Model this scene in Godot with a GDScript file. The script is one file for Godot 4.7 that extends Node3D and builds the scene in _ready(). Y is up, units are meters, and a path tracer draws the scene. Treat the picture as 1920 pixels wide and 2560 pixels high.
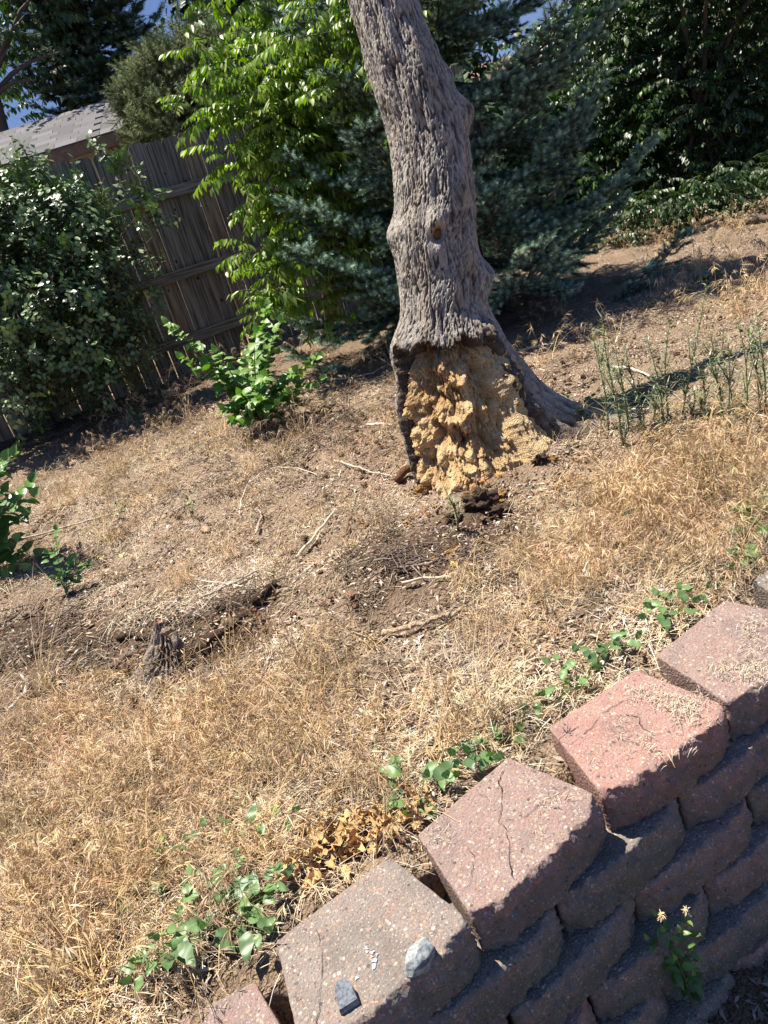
extends Node3D
# A sunny back yard: an old trunk with a rotted hollow, dry grass, a block retaining wall, fence, shrubs and conifers.

const FPX := 1808.0                 # focal length in the photograph's pixels (1920 x 2560)
const PITCH := 22.3
const ROLL := 17.0
var eye := Vector3(0, 1, 0)
var cb: Basis
var R := RandomNumberGenerator.new()
var nA := FastNoiseLite.new()       # smooth
var nB := FastNoiseLite.new()       # fractal
var nC := FastNoiseLite.new()       # cells
var M := {}
var used := {}
const WALL_P := Vector2(0.205, -0.926)          # a point of the wall's front line and its directions
const WALL_E := Vector2(0.916, -0.402)
const WALL_O := Vector2(0.402, 0.916)

class MB:
	var v := PackedVector3Array()
	var c := PackedColorArray()
	var uv := PackedVector2Array()
	var ix := PackedInt32Array()
	var col := Color.WHITE
	func p(pos: Vector3, u := Vector2.ZERO) -> int:
		v.append(pos); c.append(col); uv.append(u)
		return v.size() - 1
	func q(a: int, b: int, d: int, e: int) -> void:      # counter-clockwise as seen from outside
		ix.append(a); ix.append(d); ix.append(b)
		ix.append(a); ix.append(e); ix.append(d)
	func t(a: int, b: int, d: int) -> void:
		ix.append(a); ix.append(d); ix.append(b)
	func quad(a: Vector3, b: Vector3, d: Vector3, e: Vector3) -> void:
		q(p(a, Vector2(0, 0)), p(b, Vector2(1, 0)), p(d, Vector2(1, 1)), p(e, Vector2(0, 1)))
	func box(lo: Vector3, hi: Vector3, t := Transform3D()) -> void:
		var k: Array[Vector3] = []
		for i in 8:
			k.append(t * Vector3(hi.x if i & 1 else lo.x, hi.y if i & 2 else lo.y, hi.z if i & 4 else lo.z))
		quad(k[4], k[5], k[7], k[6]); quad(k[1], k[0], k[2], k[3]); quad(k[5], k[1], k[3], k[7])
		quad(k[0], k[4], k[6], k[2]); quad(k[6], k[7], k[3], k[2]); quad(k[0], k[1], k[5], k[4])
	func tube(pts: Array, rad: Array, n: int, wob := 0.0, noise: FastNoiseLite = null) -> void:
		var m := pts.size()
		var start := v.size()
		var side := Vector3.ZERO
		for i in m:
			var d: Vector3 = (pts[mini(i + 1, m - 1)] - pts[maxi(i - 1, 0)]).normalized()
			if side == Vector3.ZERO:
				side = d.cross(Vector3(0.31, 0.2, 0.93)).normalized()
			side = (side - d * side.dot(d)).normalized()
			var bi := d.cross(side)
			for j in n + 1:
				var a := TAU * (j % n) / n
				var dir := side * cos(a) + bi * sin(a)
				var r: float = rad[i]
				if wob > 0.0:
					r *= 1.0 + wob * noise.get_noise_3dv((pts[i] + dir * rad[i]) * 1.0)
				p(pts[i] + dir * r, Vector2(float(j) / n, i * 0.5))
		for i in m - 1:
			for j in n:
				var a := start + i * (n + 1) + j
				q(a, a + 1, a + n + 2, a + n + 1)
		for e in 2:
			var i := 0 if e == 0 else m - 1
			var mid := p(pts[i])
			for j in n:
				var a := start + i * (n + 1) + j
				if e == 0: t(mid, a + 1, a)
				else: t(mid, a, a + 1)
	func mesh(mat: Material, flat := false) -> ArrayMesh:
		var n := PackedVector3Array()
		if flat:
			var v2 := PackedVector3Array(); var c2 := PackedColorArray(); var u2 := PackedVector2Array()
			for k in ix:
				v2.append(v[k]); c2.append(c[k]); u2.append(uv[k])
			v = v2; c = c2; uv = u2
			for k in ix.size(): ix[k] = k
		n.resize(v.size())
		for k in range(0, ix.size(), 3):
			var a := v[ix[k]]
			var m := (v[ix[k + 2]] - a).cross(v[ix[k + 1]] - a)
			n[ix[k]] += m; n[ix[k + 1]] += m; n[ix[k + 2]] += m
		for k in n.size():
			n[k] = n[k].normalized() if n[k].length_squared() > 1e-20 else Vector3.UP
		var arr := []
		arr.resize(Mesh.ARRAY_MAX)
		arr[Mesh.ARRAY_VERTEX] = v; arr[Mesh.ARRAY_NORMAL] = n; arr[Mesh.ARRAY_COLOR] = c
		arr[Mesh.ARRAY_TEX_UV] = uv; arr[Mesh.ARRAY_INDEX] = ix
		var am := ArrayMesh.new()
		am.add_surface_from_arrays(Mesh.PRIMITIVE_TRIANGLES, arr)
		am.surface_set_material(0, mat)
		return am
	func leaf(T: Transform3D, L: float, W: float, curl: float, fold: float, seg: int, blunt := 0.75, wave := 0.0) -> void:
		# along +Y, its upper side towards +Z, bending back by curl
		var start := v.size()
		var pos := Vector3.ZERO
		var keep := col
		for i in seg + 1:
			var s := float(i) / seg
			var w: float = W * 0.5 * pow(maxf(sin(PI * pow(minf(s * 0.985 + 0.012, 0.999), blunt)), 0.0), 0.85)
			var an := curl * s
			if i: pos += Vector3(0, cos(an), -sin(an)) * (L / seg)
			var up := Vector3(0, sin(an), cos(an))
			var z := fold * w + wave * W * sin(i * 2.1)
			var z2 := fold * w - wave * W * sin(i * 2.1 + 0.7)
			col = keep
			p(T * (pos + Vector3(-w, 0, 0) + up * z), Vector2(0, s))
			col = Color(keep.r * 1.12, keep.g * 1.1, keep.b * 1.1)
			p(T * pos, Vector2(0.5, s))
			col = keep
			p(T * (pos + Vector3(w, 0, 0) + up * z2), Vector2(1, s))
		for i in seg:
			var a := start + i * 3
			q(a, a + 1, a + 4, a + 3)
			q(a + 1, a + 2, a + 5, a + 4)
	func blade(a: Vector3, dir: Vector3, L: float, w: float, droop: float, seg: int) -> Vector3:
		# a thin strip that starts at a, goes along dir and bends down
		var side := dir.cross(Vector3.UP)
		side = side.normalized() if side.length() > 0.01 else Vector3.RIGHT
		var d := dir.normalized()
		var start := v.size()
		var pos := a
		for i in seg + 1:
			var s := float(i) / seg
			var ww := w * (1.0 - 0.75 * s) * 0.5
			p(pos - side * ww); p(pos + side * ww)
			d = (d + Vector3.DOWN * droop / seg).normalized()
			if i < seg: pos += d * (L / seg)
		for i in seg:
			var k := start + i * 2
			q(k, k + 1, k + 3, k + 2)
		return pos

# ---------------------------------------------------------------- places
func dirpx(x: float, y: float) -> Vector3:
	return cb * Vector3((x - 960.0) / FPX, -(y - 1280.0) / FPX, -1.0)

func at(x: float, y: float, depth: float) -> Vector3:
	var d := dirpx(x, y)
	return eye + d * (depth / -d.z)

func on(x: float, y: float, lift := 0.0) -> Vector3:
	var d := dirpx(x, y)
	var t := 0.3
	while t < 30.0:
		var p := eye + d * t
		if p.y < gh(p.x, p.z): break
		t += 0.03
	var lo := t - 0.03
	for i in 8:
		var m := (lo + t) * 0.5
		var p := eye + d * m
		if p.y < gh(p.x, p.z): t = m
		else: lo = m
	var r := eye + d * t
	return Vector3(r.x, gh(r.x, r.z) + lift, r.z)

func at_wall(x: float, y: float, out: float) -> Vector3:      # on the upright plane that stands out metres before the wall's front line
	var d := dirpx(x, y)
	var t := (out - outside(eye.x, eye.z)) / Vector2(d.x, d.z).dot(WALL_O)
	return eye + d * t

func topix(p: Vector3) -> Vector2:
	var l := cb.inverse() * (p - eye)
	if l.z > -0.05: return Vector2(-9999, -9999)
	return Vector2(960.0 + FPX * l.x / -l.z, 1280.0 - FPX * l.y / -l.z)

func seen(p: Vector3, m := 260.0) -> bool:
	var s := topix(p)
	return s.x > -m and s.x < 1920 + m and s.y > -m and s.y < 2560 + m

func outside(x: float, z: float) -> float:      # metres in front of the wall's face, negative in the yard
	return (Vector2(x, z) - WALL_P).dot(WALL_O)

func gh(x: float, z: float) -> float:           # the ground
	var far := smoothstep(2.5, 6.0, -z)
	var k := clampf(x, -8.0, 8.0)
	var h := -0.035 + 0.045 * k * (1.0 - far) + 0.036 * clampf(-z - 3.0, 0.0, 4.5)
	h -= smoothstep(1.2, 3.2, x) * smoothstep(3.0, 5.5, -z) * 0.05
	h += 0.022 * nA.get_noise_2d(x * 1.6, z * 1.6) + 0.011 * nA.get_noise_2d(x * 6.0 + 40.0, z * 6.0) + 0.008 * nA.get_noise_2d(x * 15.0, z * 15.0 + 9.0)
	h -= 0.075 * exp(-pow((x + 0.60 + 0.35 * (z + 1.9)) / 0.3, 2) - pow((z + 1.86 + 0.45 * (x + 0.6)) / 0.085, 2))      # the washed out strip beside the stump
	# bowl of the hollow's rubble, root mound
	h += 0.03 * exp(-(pow(x - 0.75, 2) + pow(z + 2.55, 2)) / 0.06)
	var o := outside(x, z)
	if o > -0.115:
		h = lerpf(h, -0.53 + 0.03 * k + 0.01 * nA.get_noise_2d(x * 9.0, z * 9.0), smoothstep(-0.115, -0.07, o))
	return h

# ---------------------------------------------------------------- naming
func numbered(called: String) -> String:
	if not used.has(called):
		used[called] = 0
		return called
	used[called] += 1
	return "%s_%03d" % [called, used[called]]

func tag(o: Node, label := "", category := "", group := "", kind := "") -> void:
	if label: o.set_meta("label", label)
	if category: o.set_meta("category", category)
	if group: o.set_meta("group", group)
	if kind: o.set_meta("kind", kind)

func thing(called: String, label: String, category: String, where: Vector3, group := "") -> Node3D:
	var o := Node3D.new()
	o.name = numbered(called)
	add_child(o)
	o.position = where
	tag(o, label, category, group)
	return o

func part(parent: Node, called: String, mesh: Mesh, t := Transform3D()) -> MeshInstance3D:
	var o := MeshInstance3D.new()
	o.name = called if parent != self else numbered(called)
	o.mesh = mesh
	o.transform = t
	parent.add_child(o, true)
	return o

func many(parent: Node, called: String, mesh: Mesh, xs: Array, tints: Array = []) -> MultiMeshInstance3D:
	var mm := MultiMesh.new()
	mm.transform_format = MultiMesh.TRANSFORM_3D
	mm.use_colors = tints.size() > 0
	mm.mesh = mesh
	mm.instance_count = xs.size()
	for i in xs.size():
		mm.set_instance_transform(i, xs[i])
		if tints.size(): mm.set_instance_color(i, tints[i])
	var o := MultiMeshInstance3D.new()
	o.name = called if parent != self else numbered(called)
	o.multimesh = mm
	o.set_meta("kind", "stuff")
	parent.add_child(o, true)
	return o

func rel(o: Node3D, p: Vector3) -> Vector3: return p - o.position
func rr(a: float, b: float) -> float: return R.randf_range(a, b)
func rdir() -> Vector3:
	var z := rr(-1, 1); var a := rr(0, TAU); var s := sqrt(1.0 - z * z)
	return Vector3(s * cos(a), z, s * sin(a))
func frame(y: Vector3, toward := Vector3.UP) -> Basis:     # +Y along y, +Z as near as can be to toward
	y = y.normalized()
	var x := y.cross(toward)
	x = x.normalized() if x.length() > 0.02 else y.cross(Vector3(0.3, 0.1, 0.9)).normalized()
	return Basis(x, y, x.cross(y))
func jit(c: Color, k: float) -> Color:
	var m := 1.0 + rr(-k, k)
	return Color(c.r * m * (1.0 + rr(-k, k) * 0.25), c.g * m, c.b * m * (1.0 + rr(-k, k) * 0.25))

# ---------------------------------------------------------------- materials
func std(rough: float, back := Color.BLACK, spec := 0.5) -> StandardMaterial3D:
	var m := StandardMaterial3D.new()
	m.vertex_color_use_as_albedo = true
	m.roughness = rough
	m.metallic_specular = spec
	m.cull_mode = BaseMaterial3D.CULL_DISABLED
	if back != Color.BLACK:
		m.backlight_enabled = true
		m.backlight = back
	return m

func noise_tex(freq: float, oct: int, ramp: Array, size := 512, kind := FastNoiseLite.TYPE_SIMPLEX_SMOOTH, sd := 1) -> NoiseTexture2D:
	var n := FastNoiseLite.new()
	n.seed = sd; n.noise_type = kind; n.frequency = freq; n.fractal_octaves = oct
	var t := NoiseTexture2D.new()
	t.width = size; t.height = size; t.seamless = true; t.noise = n
	if ramp.size():
		var g := Gradient.new()
		var off := PackedFloat32Array(); var cs := PackedColorArray()
		for i in ramp.size():
			off.append(float(i) / (ramp.size() - 1)); cs.append(ramp[i])
		g.offsets = off; g.colors = cs
		t.color_ramp = g
	return t

func speckle(base: Color, blotch: Color, dots: Array, sd: int) -> ImageTexture:   # cast concrete with aggregate, linear colours in
	var s := 512
	var r := RandomNumberGenerator.new(); r.seed = sd
	var n := FastNoiseLite.new(); n.seed = sd; n.frequency = 0.012; n.fractal_octaves = 4
	var px := PackedFloat32Array(); px.resize(s * s * 3)
	for y in s:
		for x in s:
			var k := clampf(0.5 + 0.9 * n.get_noise_3d(cos(TAU * x / s) * 80.0, sin(TAU * x / s) * 80.0 , y if y < 256 else 512 - y), 0, 1)
			var g := 1.0 + r.randf_range(-0.32, 0.32)
			var i := (y * s + x) * 3
			px[i] = lerpf(base.r, blotch.r, k) * g; px[i + 1] = lerpf(base.g, blotch.g, k) * g; px[i + 2] = lerpf(base.b, blotch.b, k) * g
	for d in 5200:
		var cx := r.randi_range(0, s - 1); var cy := r.randi_range(0, s - 1)
		var rad := r.randf_range(0.7, 2.2) if r.randf() < 0.9 else r.randf_range(2.5, 5.0)
		var c: Color = dots[r.randi() % dots.size()]
		var m := r.randf_range(0.55, 1.0); var st := r.randf_range(0.7, 1.5)
		var w := int(ceil(rad * 1.5))
		for dy in range(-w, w + 1):
			for dx in range(-w, w + 1):
				if dx * dx * st + dy * dy / st < rad * rad:
					var i := (posmod(cy + dy, s) * s + posmod(cx + dx, s)) * 3
					px[i] = c.r * m; px[i + 1] = c.g * m; px[i + 2] = c.b * m
	var by := PackedByteArray(); by.resize(s * s * 3)
	for i in px.size():
		by[i] = int(clampf(pow(clampf(px[i], 0, 1), 1.0 / 2.2), 0, 1) * 255.0)
	return ImageTexture.create_from_image(Image.create_from_data(s, s, false, Image.FORMAT_RGB8, by))

func tri(m: StandardMaterial3D, scale: float, world := false) -> void:
	m.uv1_triplanar = true
	m.uv1_world_triplanar = world
	m.uv1_scale = Vector3.ONE * scale
func relief(m: StandardMaterial3D, t: Texture2D, cm: float) -> void:
	m.heightmap_enabled = true
	m.heightmap_texture = t
	m.heightmap_scale = cm

func g8(v: float) -> Color: return Color(v, v, v)

func materials() -> void:
	var tex_soil := noise_tex(0.035, 5, [Color(0.66, 0.57, 0.48), Color(0.86, 0.79, 0.71), Color(1, 0.95, 0.88)], 1024)
	var bump_soil := noise_tex(0.03, 5, [], 1024, FastNoiseLite.TYPE_SIMPLEX_SMOOTH, 4)
	M.soil = std(0.95, Color.BLACK, 0.3)
	M.soil.albedo_texture = tex_soil
	relief(M.soil, bump_soil, 2.6)
	tri(M.soil, 2.2, true)
	var tex_bark := noise_tex(0.02, 5, [Color(0.62, 0.6, 0.58), Color(0.86, 0.84, 0.82), Color(1, 1, 1)], 512, FastNoiseLite.TYPE_SIMPLEX_SMOOTH, 6)
	M.bark = std(0.95, Color.BLACK, 0.25)
	M.bark.albedo_texture = tex_bark
	relief(M.bark, noise_tex(0.03, 5, [], 512, FastNoiseLite.TYPE_SIMPLEX_SMOOTH, 7), 0.9)
	tri(M.bark, 5.0)
	M.bark.uv1_scale = Vector3(9, 1.6, 9)
	M.wood = std(0.85, Color.BLACK, 0.25)
	M.wood.albedo_texture = noise_tex(0.03, 5, [Color(0.72, 0.62, 0.5), Color(0.95, 0.92, 0.88), Color(1, 1, 1)], 512, FastNoiseLite.TYPE_SIMPLEX_SMOOTH, 8)
	relief(M.wood, noise_tex(0.045, 5, [], 512, FastNoiseLite.TYPE_SIMPLEX_SMOOTH, 9), 1.0)
	tri(M.wood, 7.0)
	M.plank = std(0.9, Color.BLACK, 0.25)
	M.plank.albedo_texture = noise_tex(0.02, 5, [Color(0.45, 0.42, 0.4), Color(0.8, 0.77, 0.74), Color(1, 0.98, 0.95)], 512, FastNoiseLite.TYPE_SIMPLEX_SMOOTH, 11)
	relief(M.plank, noise_tex(0.02, 4, [], 512, FastNoiseLite.TYPE_SIMPLEX_SMOOTH, 11), 0.25)
	M.plank.uv1_scale = Vector3(0.8, 0.03, 1)
	var sp := [Color(0.52, 0.40, 0.29), Color(0.42, 0.22, 0.15), Color(0.55, 0.48, 0.41), Color(0.15, 0.12, 0.11), Color(0.40, 0.32, 0.27), Color(0.46, 0.30, 0.21)]
	var bump_b := noise_tex(0.09, 4, [], 512, FastNoiseLite.TYPE_SIMPLEX_SMOOTH, 12)
	for k in 4:
		var m := std(0.92, Color.BLACK, 0.3)
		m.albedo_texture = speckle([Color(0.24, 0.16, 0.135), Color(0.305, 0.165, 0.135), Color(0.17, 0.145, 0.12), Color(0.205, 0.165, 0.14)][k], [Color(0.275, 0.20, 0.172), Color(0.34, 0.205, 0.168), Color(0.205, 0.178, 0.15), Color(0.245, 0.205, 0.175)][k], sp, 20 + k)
		relief(m, bump_b, 0.26)
		tri(m, 3.1)
		M[["block_mauve", "block_red", "block_shaded_grey", "block_tan"][k]] = m  # the grey is mixed darker, painting the lower courses' shade into it
	M.straw = std(0.8, Color(0.34, 0.31, 0.26), 0.35)
	M.leaf = std(0.42, Color(0.55, 0.75, 0.12), 0.5)
	M.bright = std(0.42, Color(0.8, 0.95, 0.2), 0.5)
	M.gloss = std(0.38, Color(0.3, 0.45, 0.1), 0.5)
	M.needle = std(0.7, Color(0.12, 0.2, 0.12), 0.35)
	M.litter = std(0.9, Color(0.12, 0.08, 0.04), 0.3)
	M.twig = std(0.9, Color.BLACK, 0.3)
	M.stone = std(0.85, Color.BLACK, 0.4)
	M.stone.albedo_texture = noise_tex(0.05, 4, [Color(0.5, 0.52, 0.55), Color(0.85, 0.87, 0.87), Color(1, 1, 1)], 256, FastNoiseLite.TYPE_SIMPLEX_SMOOTH, 15)
	relief(M.stone, noise_tex(0.06, 4, [], 256, FastNoiseLite.TYPE_SIMPLEX_SMOOTH, 16), 0.12)
	tri(M.stone, 9.0)
	M.paint = std(0.85, Color.BLACK, 0.3)
	M.paint.albedo_texture = noise_tex(0.02, 4, [Color(0.8, 0.8, 0.8), Color(1, 1, 1)], 256, FastNoiseLite.TYPE_SIMPLEX_SMOOTH, 18)
	tri(M.paint, 1.5)
	M.shingle = std(0.95, Color.BLACK, 0.25)
	M.shingle.albedo_texture = noise_tex(0.12, 4, [Color(0.6, 0.6, 0.6), Color(1, 1, 1)], 256, FastNoiseLite.TYPE_SIMPLEX_SMOOTH, 19)
	tri(M.shingle, 3.0)

# ---------------------------------------------------------------- setting
func lines(lo: float, hi: float, step: float, far: float) -> PackedFloat32Array:
	var a := PackedFloat32Array()
	var left := []
	var s := step; var x := lo
	while x > -far:
		s *= 1.16; x -= s; left.push_front(x)
	for k in left: a.append(k)
	x = lo
	while x < hi: a.append(x); x += step
	s = step
	while x < far:
		a.append(x); s *= 1.16; x += s
	a.append(x)
	return a

var mulch := []        # [x, z, radius, how dark]; mulch spots and painted shade alike
func mulch_and_shade_at(x: float, z: float) -> float:
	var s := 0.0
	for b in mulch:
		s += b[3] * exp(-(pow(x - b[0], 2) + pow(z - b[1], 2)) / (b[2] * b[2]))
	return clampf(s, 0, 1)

const THICK := [[200, 2000, 0.38, 1.0], [450, 1900, 0.3, 1.0], [700, 1800, 0.26, 0.75], [250, 2350, 0.3, 1.0], [500, 2150, 0.25, 0.8], [100, 1830, 0.25, 0.8], [850, 2000, 0.2, 0.4], [1000, 1850, 0.2, 0.3], [1150, 1650, 0.2, 0.22], [1250, 1780, 0.12, 0.6], [1450, 1450, 0.25, 0.6], [1620, 1330, 0.3, 1.0], [1800, 1250, 0.3, 1.0], [1500, 1250, 0.2, 0.7], [1860, 1180, 0.2, 0.9], [1500, 930, 0.45, -1.0], [1780, 900, 0.5, -1.2], [1400, 1180, 0.15, -1.0], [450, 1000, 0.45, 0.9], [340, 1100, 0.4, 0.7], [150, 1250, 0.35, 0.5], [1900, 540, 0.6, 0.5], [1650, 1230, 0.2, 0.8]]
var thick := []
func ground() -> void:
	thick = zoned(THICK)
	for b in [[1080, 1380, 0.24, 0.55], [1200, 1300, 0.2, 0.8], [960, 1440, 0.26, 0.5], [600, 1530, 0.14, 1.0], [500, 1600, 0.13, 1.1], [400, 1610, 0.15, 1.2], [280, 1630, 0.17, 1.2], [120, 1640, 0.22, 1.2], [20, 1600, 0.22, 1.2], [250, 1000, 0.9, 1.0], [100, 1080, 0.6, 0.9], [900, 880, 0.8, 0.3], [1350, 760, 0.8, 0.3], [700, 830, 0.6, 0.5]]:  # spots by the fence foot and left edge paint shade into the soil
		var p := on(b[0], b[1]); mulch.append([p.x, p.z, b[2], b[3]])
	var xs := lines(-2.6, 3.0, 0.024, 130.0)
	var zs := lines(-5.4, 0.3, 0.024, 130.0)
	var mb := MB.new()
	var nx := xs.size()
	for z in zs:
		for x in xs:
			var m := mulch_and_shade_at(x, z) + 0.7 * clampf(zone(thick, x, z, 0.0), 0.0, 1.0)
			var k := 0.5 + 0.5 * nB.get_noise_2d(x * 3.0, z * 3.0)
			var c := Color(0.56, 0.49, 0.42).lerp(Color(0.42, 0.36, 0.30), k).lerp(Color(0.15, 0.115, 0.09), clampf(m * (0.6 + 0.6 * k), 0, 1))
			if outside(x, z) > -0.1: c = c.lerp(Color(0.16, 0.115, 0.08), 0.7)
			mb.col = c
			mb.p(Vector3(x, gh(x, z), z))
	for j in zs.size() - 1:
		for i in nx - 1:
			var a := j * nx + i
			mb.q(a + nx, a + nx + 1, a + 1, a)
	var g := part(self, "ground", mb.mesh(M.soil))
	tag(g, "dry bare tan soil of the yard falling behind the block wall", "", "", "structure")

# ---------------------------------------------------------------- wall
func block_mesh(sd: int, mat: Material, broken := false) -> ArrayMesh:
	# origin at the middle of the front joint line, top at y 0; +x along the wall, +z outwards; 0.296 wide, 0.18 deep, 0.1 high
	var outl := [Vector2(-0.1465, 0.0), Vector2(-0.1, 0.021), Vector2(-0.0, 0.026), Vector2(0.1, 0.023), Vector2(0.14, 0.008), Vector2(0.1465, -0.004), Vector2(0.113, -0.182), Vector2(-0.113, -0.182)]
	if broken:
		outl[6] = Vector2(0.105, -0.16); outl[7] = Vector2(-0.05, -0.17)
	var ring := PackedVector2Array(); var rough := PackedFloat32Array()
	for i in outl.size():
		var a: Vector2 = outl[i]; var b: Vector2 = outl[(i + 1) % outl.size()]
		var n := maxi(1, int(a.distance_to(b) / 0.0055))
		for k in n:
			ring.append(a.lerp(b, float(k) / n)); rough.append(1.0 if i < 5 else 0.12)
	var N := ring.size()
	for pass_ in 1:
		var sm := ring.duplicate()
		for i in N: sm[i] = (ring[(i + N - 1) % N] + ring[i] * 2.0 + ring[(i + 1) % N]) * 0.25
		ring = sm
	var mb := MB.new()
	var off := Vector3(sd * 7.3, sd * 3.1, sd * 1.7)
	var rows := [[-0.099, 0.004], [-0.097, 0.0]]
	for k in 15: rows.append([-0.091 + k * 0.0056, -0.002 * sin(k * 0.2)])
	rows.append_array([[-0.008, 0.0003], [-0.0035, 0.0012], [-0.001, 0.003]])
	for row in rows:
		for i in N:
			var q := ring[i]
			var out2 := q.normalized()
			if rough[i] > 0.5: out2 = Vector2(q.x * 1.2, 0.16).normalized()
			else: out2 = Vector2(signf(q.x) * (0.0 if q.y < -0.175 else 1.0), -1.0 if q.y < -0.175 else 0.0).normalized()
			var pos := Vector3(q.x, row[0], q.y)
			var d: float = rough[i] * (0.007 * nB.get_noise_3dv((pos + off) * 18.0) + 0.007 * nB.get_noise_3dv((pos + off) * 70.0) - 0.009 * (nC.get_noise_3dv((pos + off) * 26.0) + 0.4)) - row[1] * (0.5 + rough[i] * (0.8 + 0.8 * nA.get_noise_3dv((pos + off) * 45.0)))
			pos += Vector3(out2.x, 0, out2.y) * d
			var dark := 0.0
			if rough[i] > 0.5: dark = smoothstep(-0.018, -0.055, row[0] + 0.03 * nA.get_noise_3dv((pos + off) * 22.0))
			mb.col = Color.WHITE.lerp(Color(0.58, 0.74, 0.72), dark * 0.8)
			mb.p(pos)
	var R0 := rows.size()
	for r in R0 - 1:
		for i in N:
			mb.q(r * N + (i + 1) % N, r * N + i, (r + 1) * N + i, (r + 1) * N + (i + 1) % N)
	var mid := Vector2(0, -0.075)
	var K := 13
	var prev := (R0 - 1) * N
	for k in range(1, K):
		var s := 1.0 - float(k) / K
		var base := mb.v.size()
		for i in N:
			var e := mb.v[(R0 - 1) * N + i]
			var q := mid.lerp(Vector2(e.x, e.z), s if k > 1 else 0.975)
			var pos := Vector3(q.x, 0, q.y)
			pos.y = 0.0 + 0.0014 * nB.get_noise_3dv((pos + off) * 30.0) + 0.0008 * nB.get_noise_3dv((pos + off) * 120.0)
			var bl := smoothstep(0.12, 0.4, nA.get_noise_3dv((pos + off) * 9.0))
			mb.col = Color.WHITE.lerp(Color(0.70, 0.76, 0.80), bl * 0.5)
			mb.p(pos)
		for i in N:
			mb.q(prev + (i + 1) % N, prev + i, base + i, base + (i + 1) % N)
		prev = base
	mb.col = Color.WHITE
	var c := mb.p(Vector3(mid.x, 0, mid.y))
	for i in N: mb.t(prev + (i + 1) % N, prev + i, c)
	var lo := mb.p(Vector3(mid.x, -0.099, mid.y))
	for i in N: mb.t(i, (i + 1) % N, lo)
	return mb.mesh(mat)

var blocks := []       # transforms of the top course, by index from -2 (under the frame's lower edge) upwards
func wall_turn(fl: Vector2, fr: Vector2) -> float: return -atan2(fr.y - fl.y, fr.x - fl.x)

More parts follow.
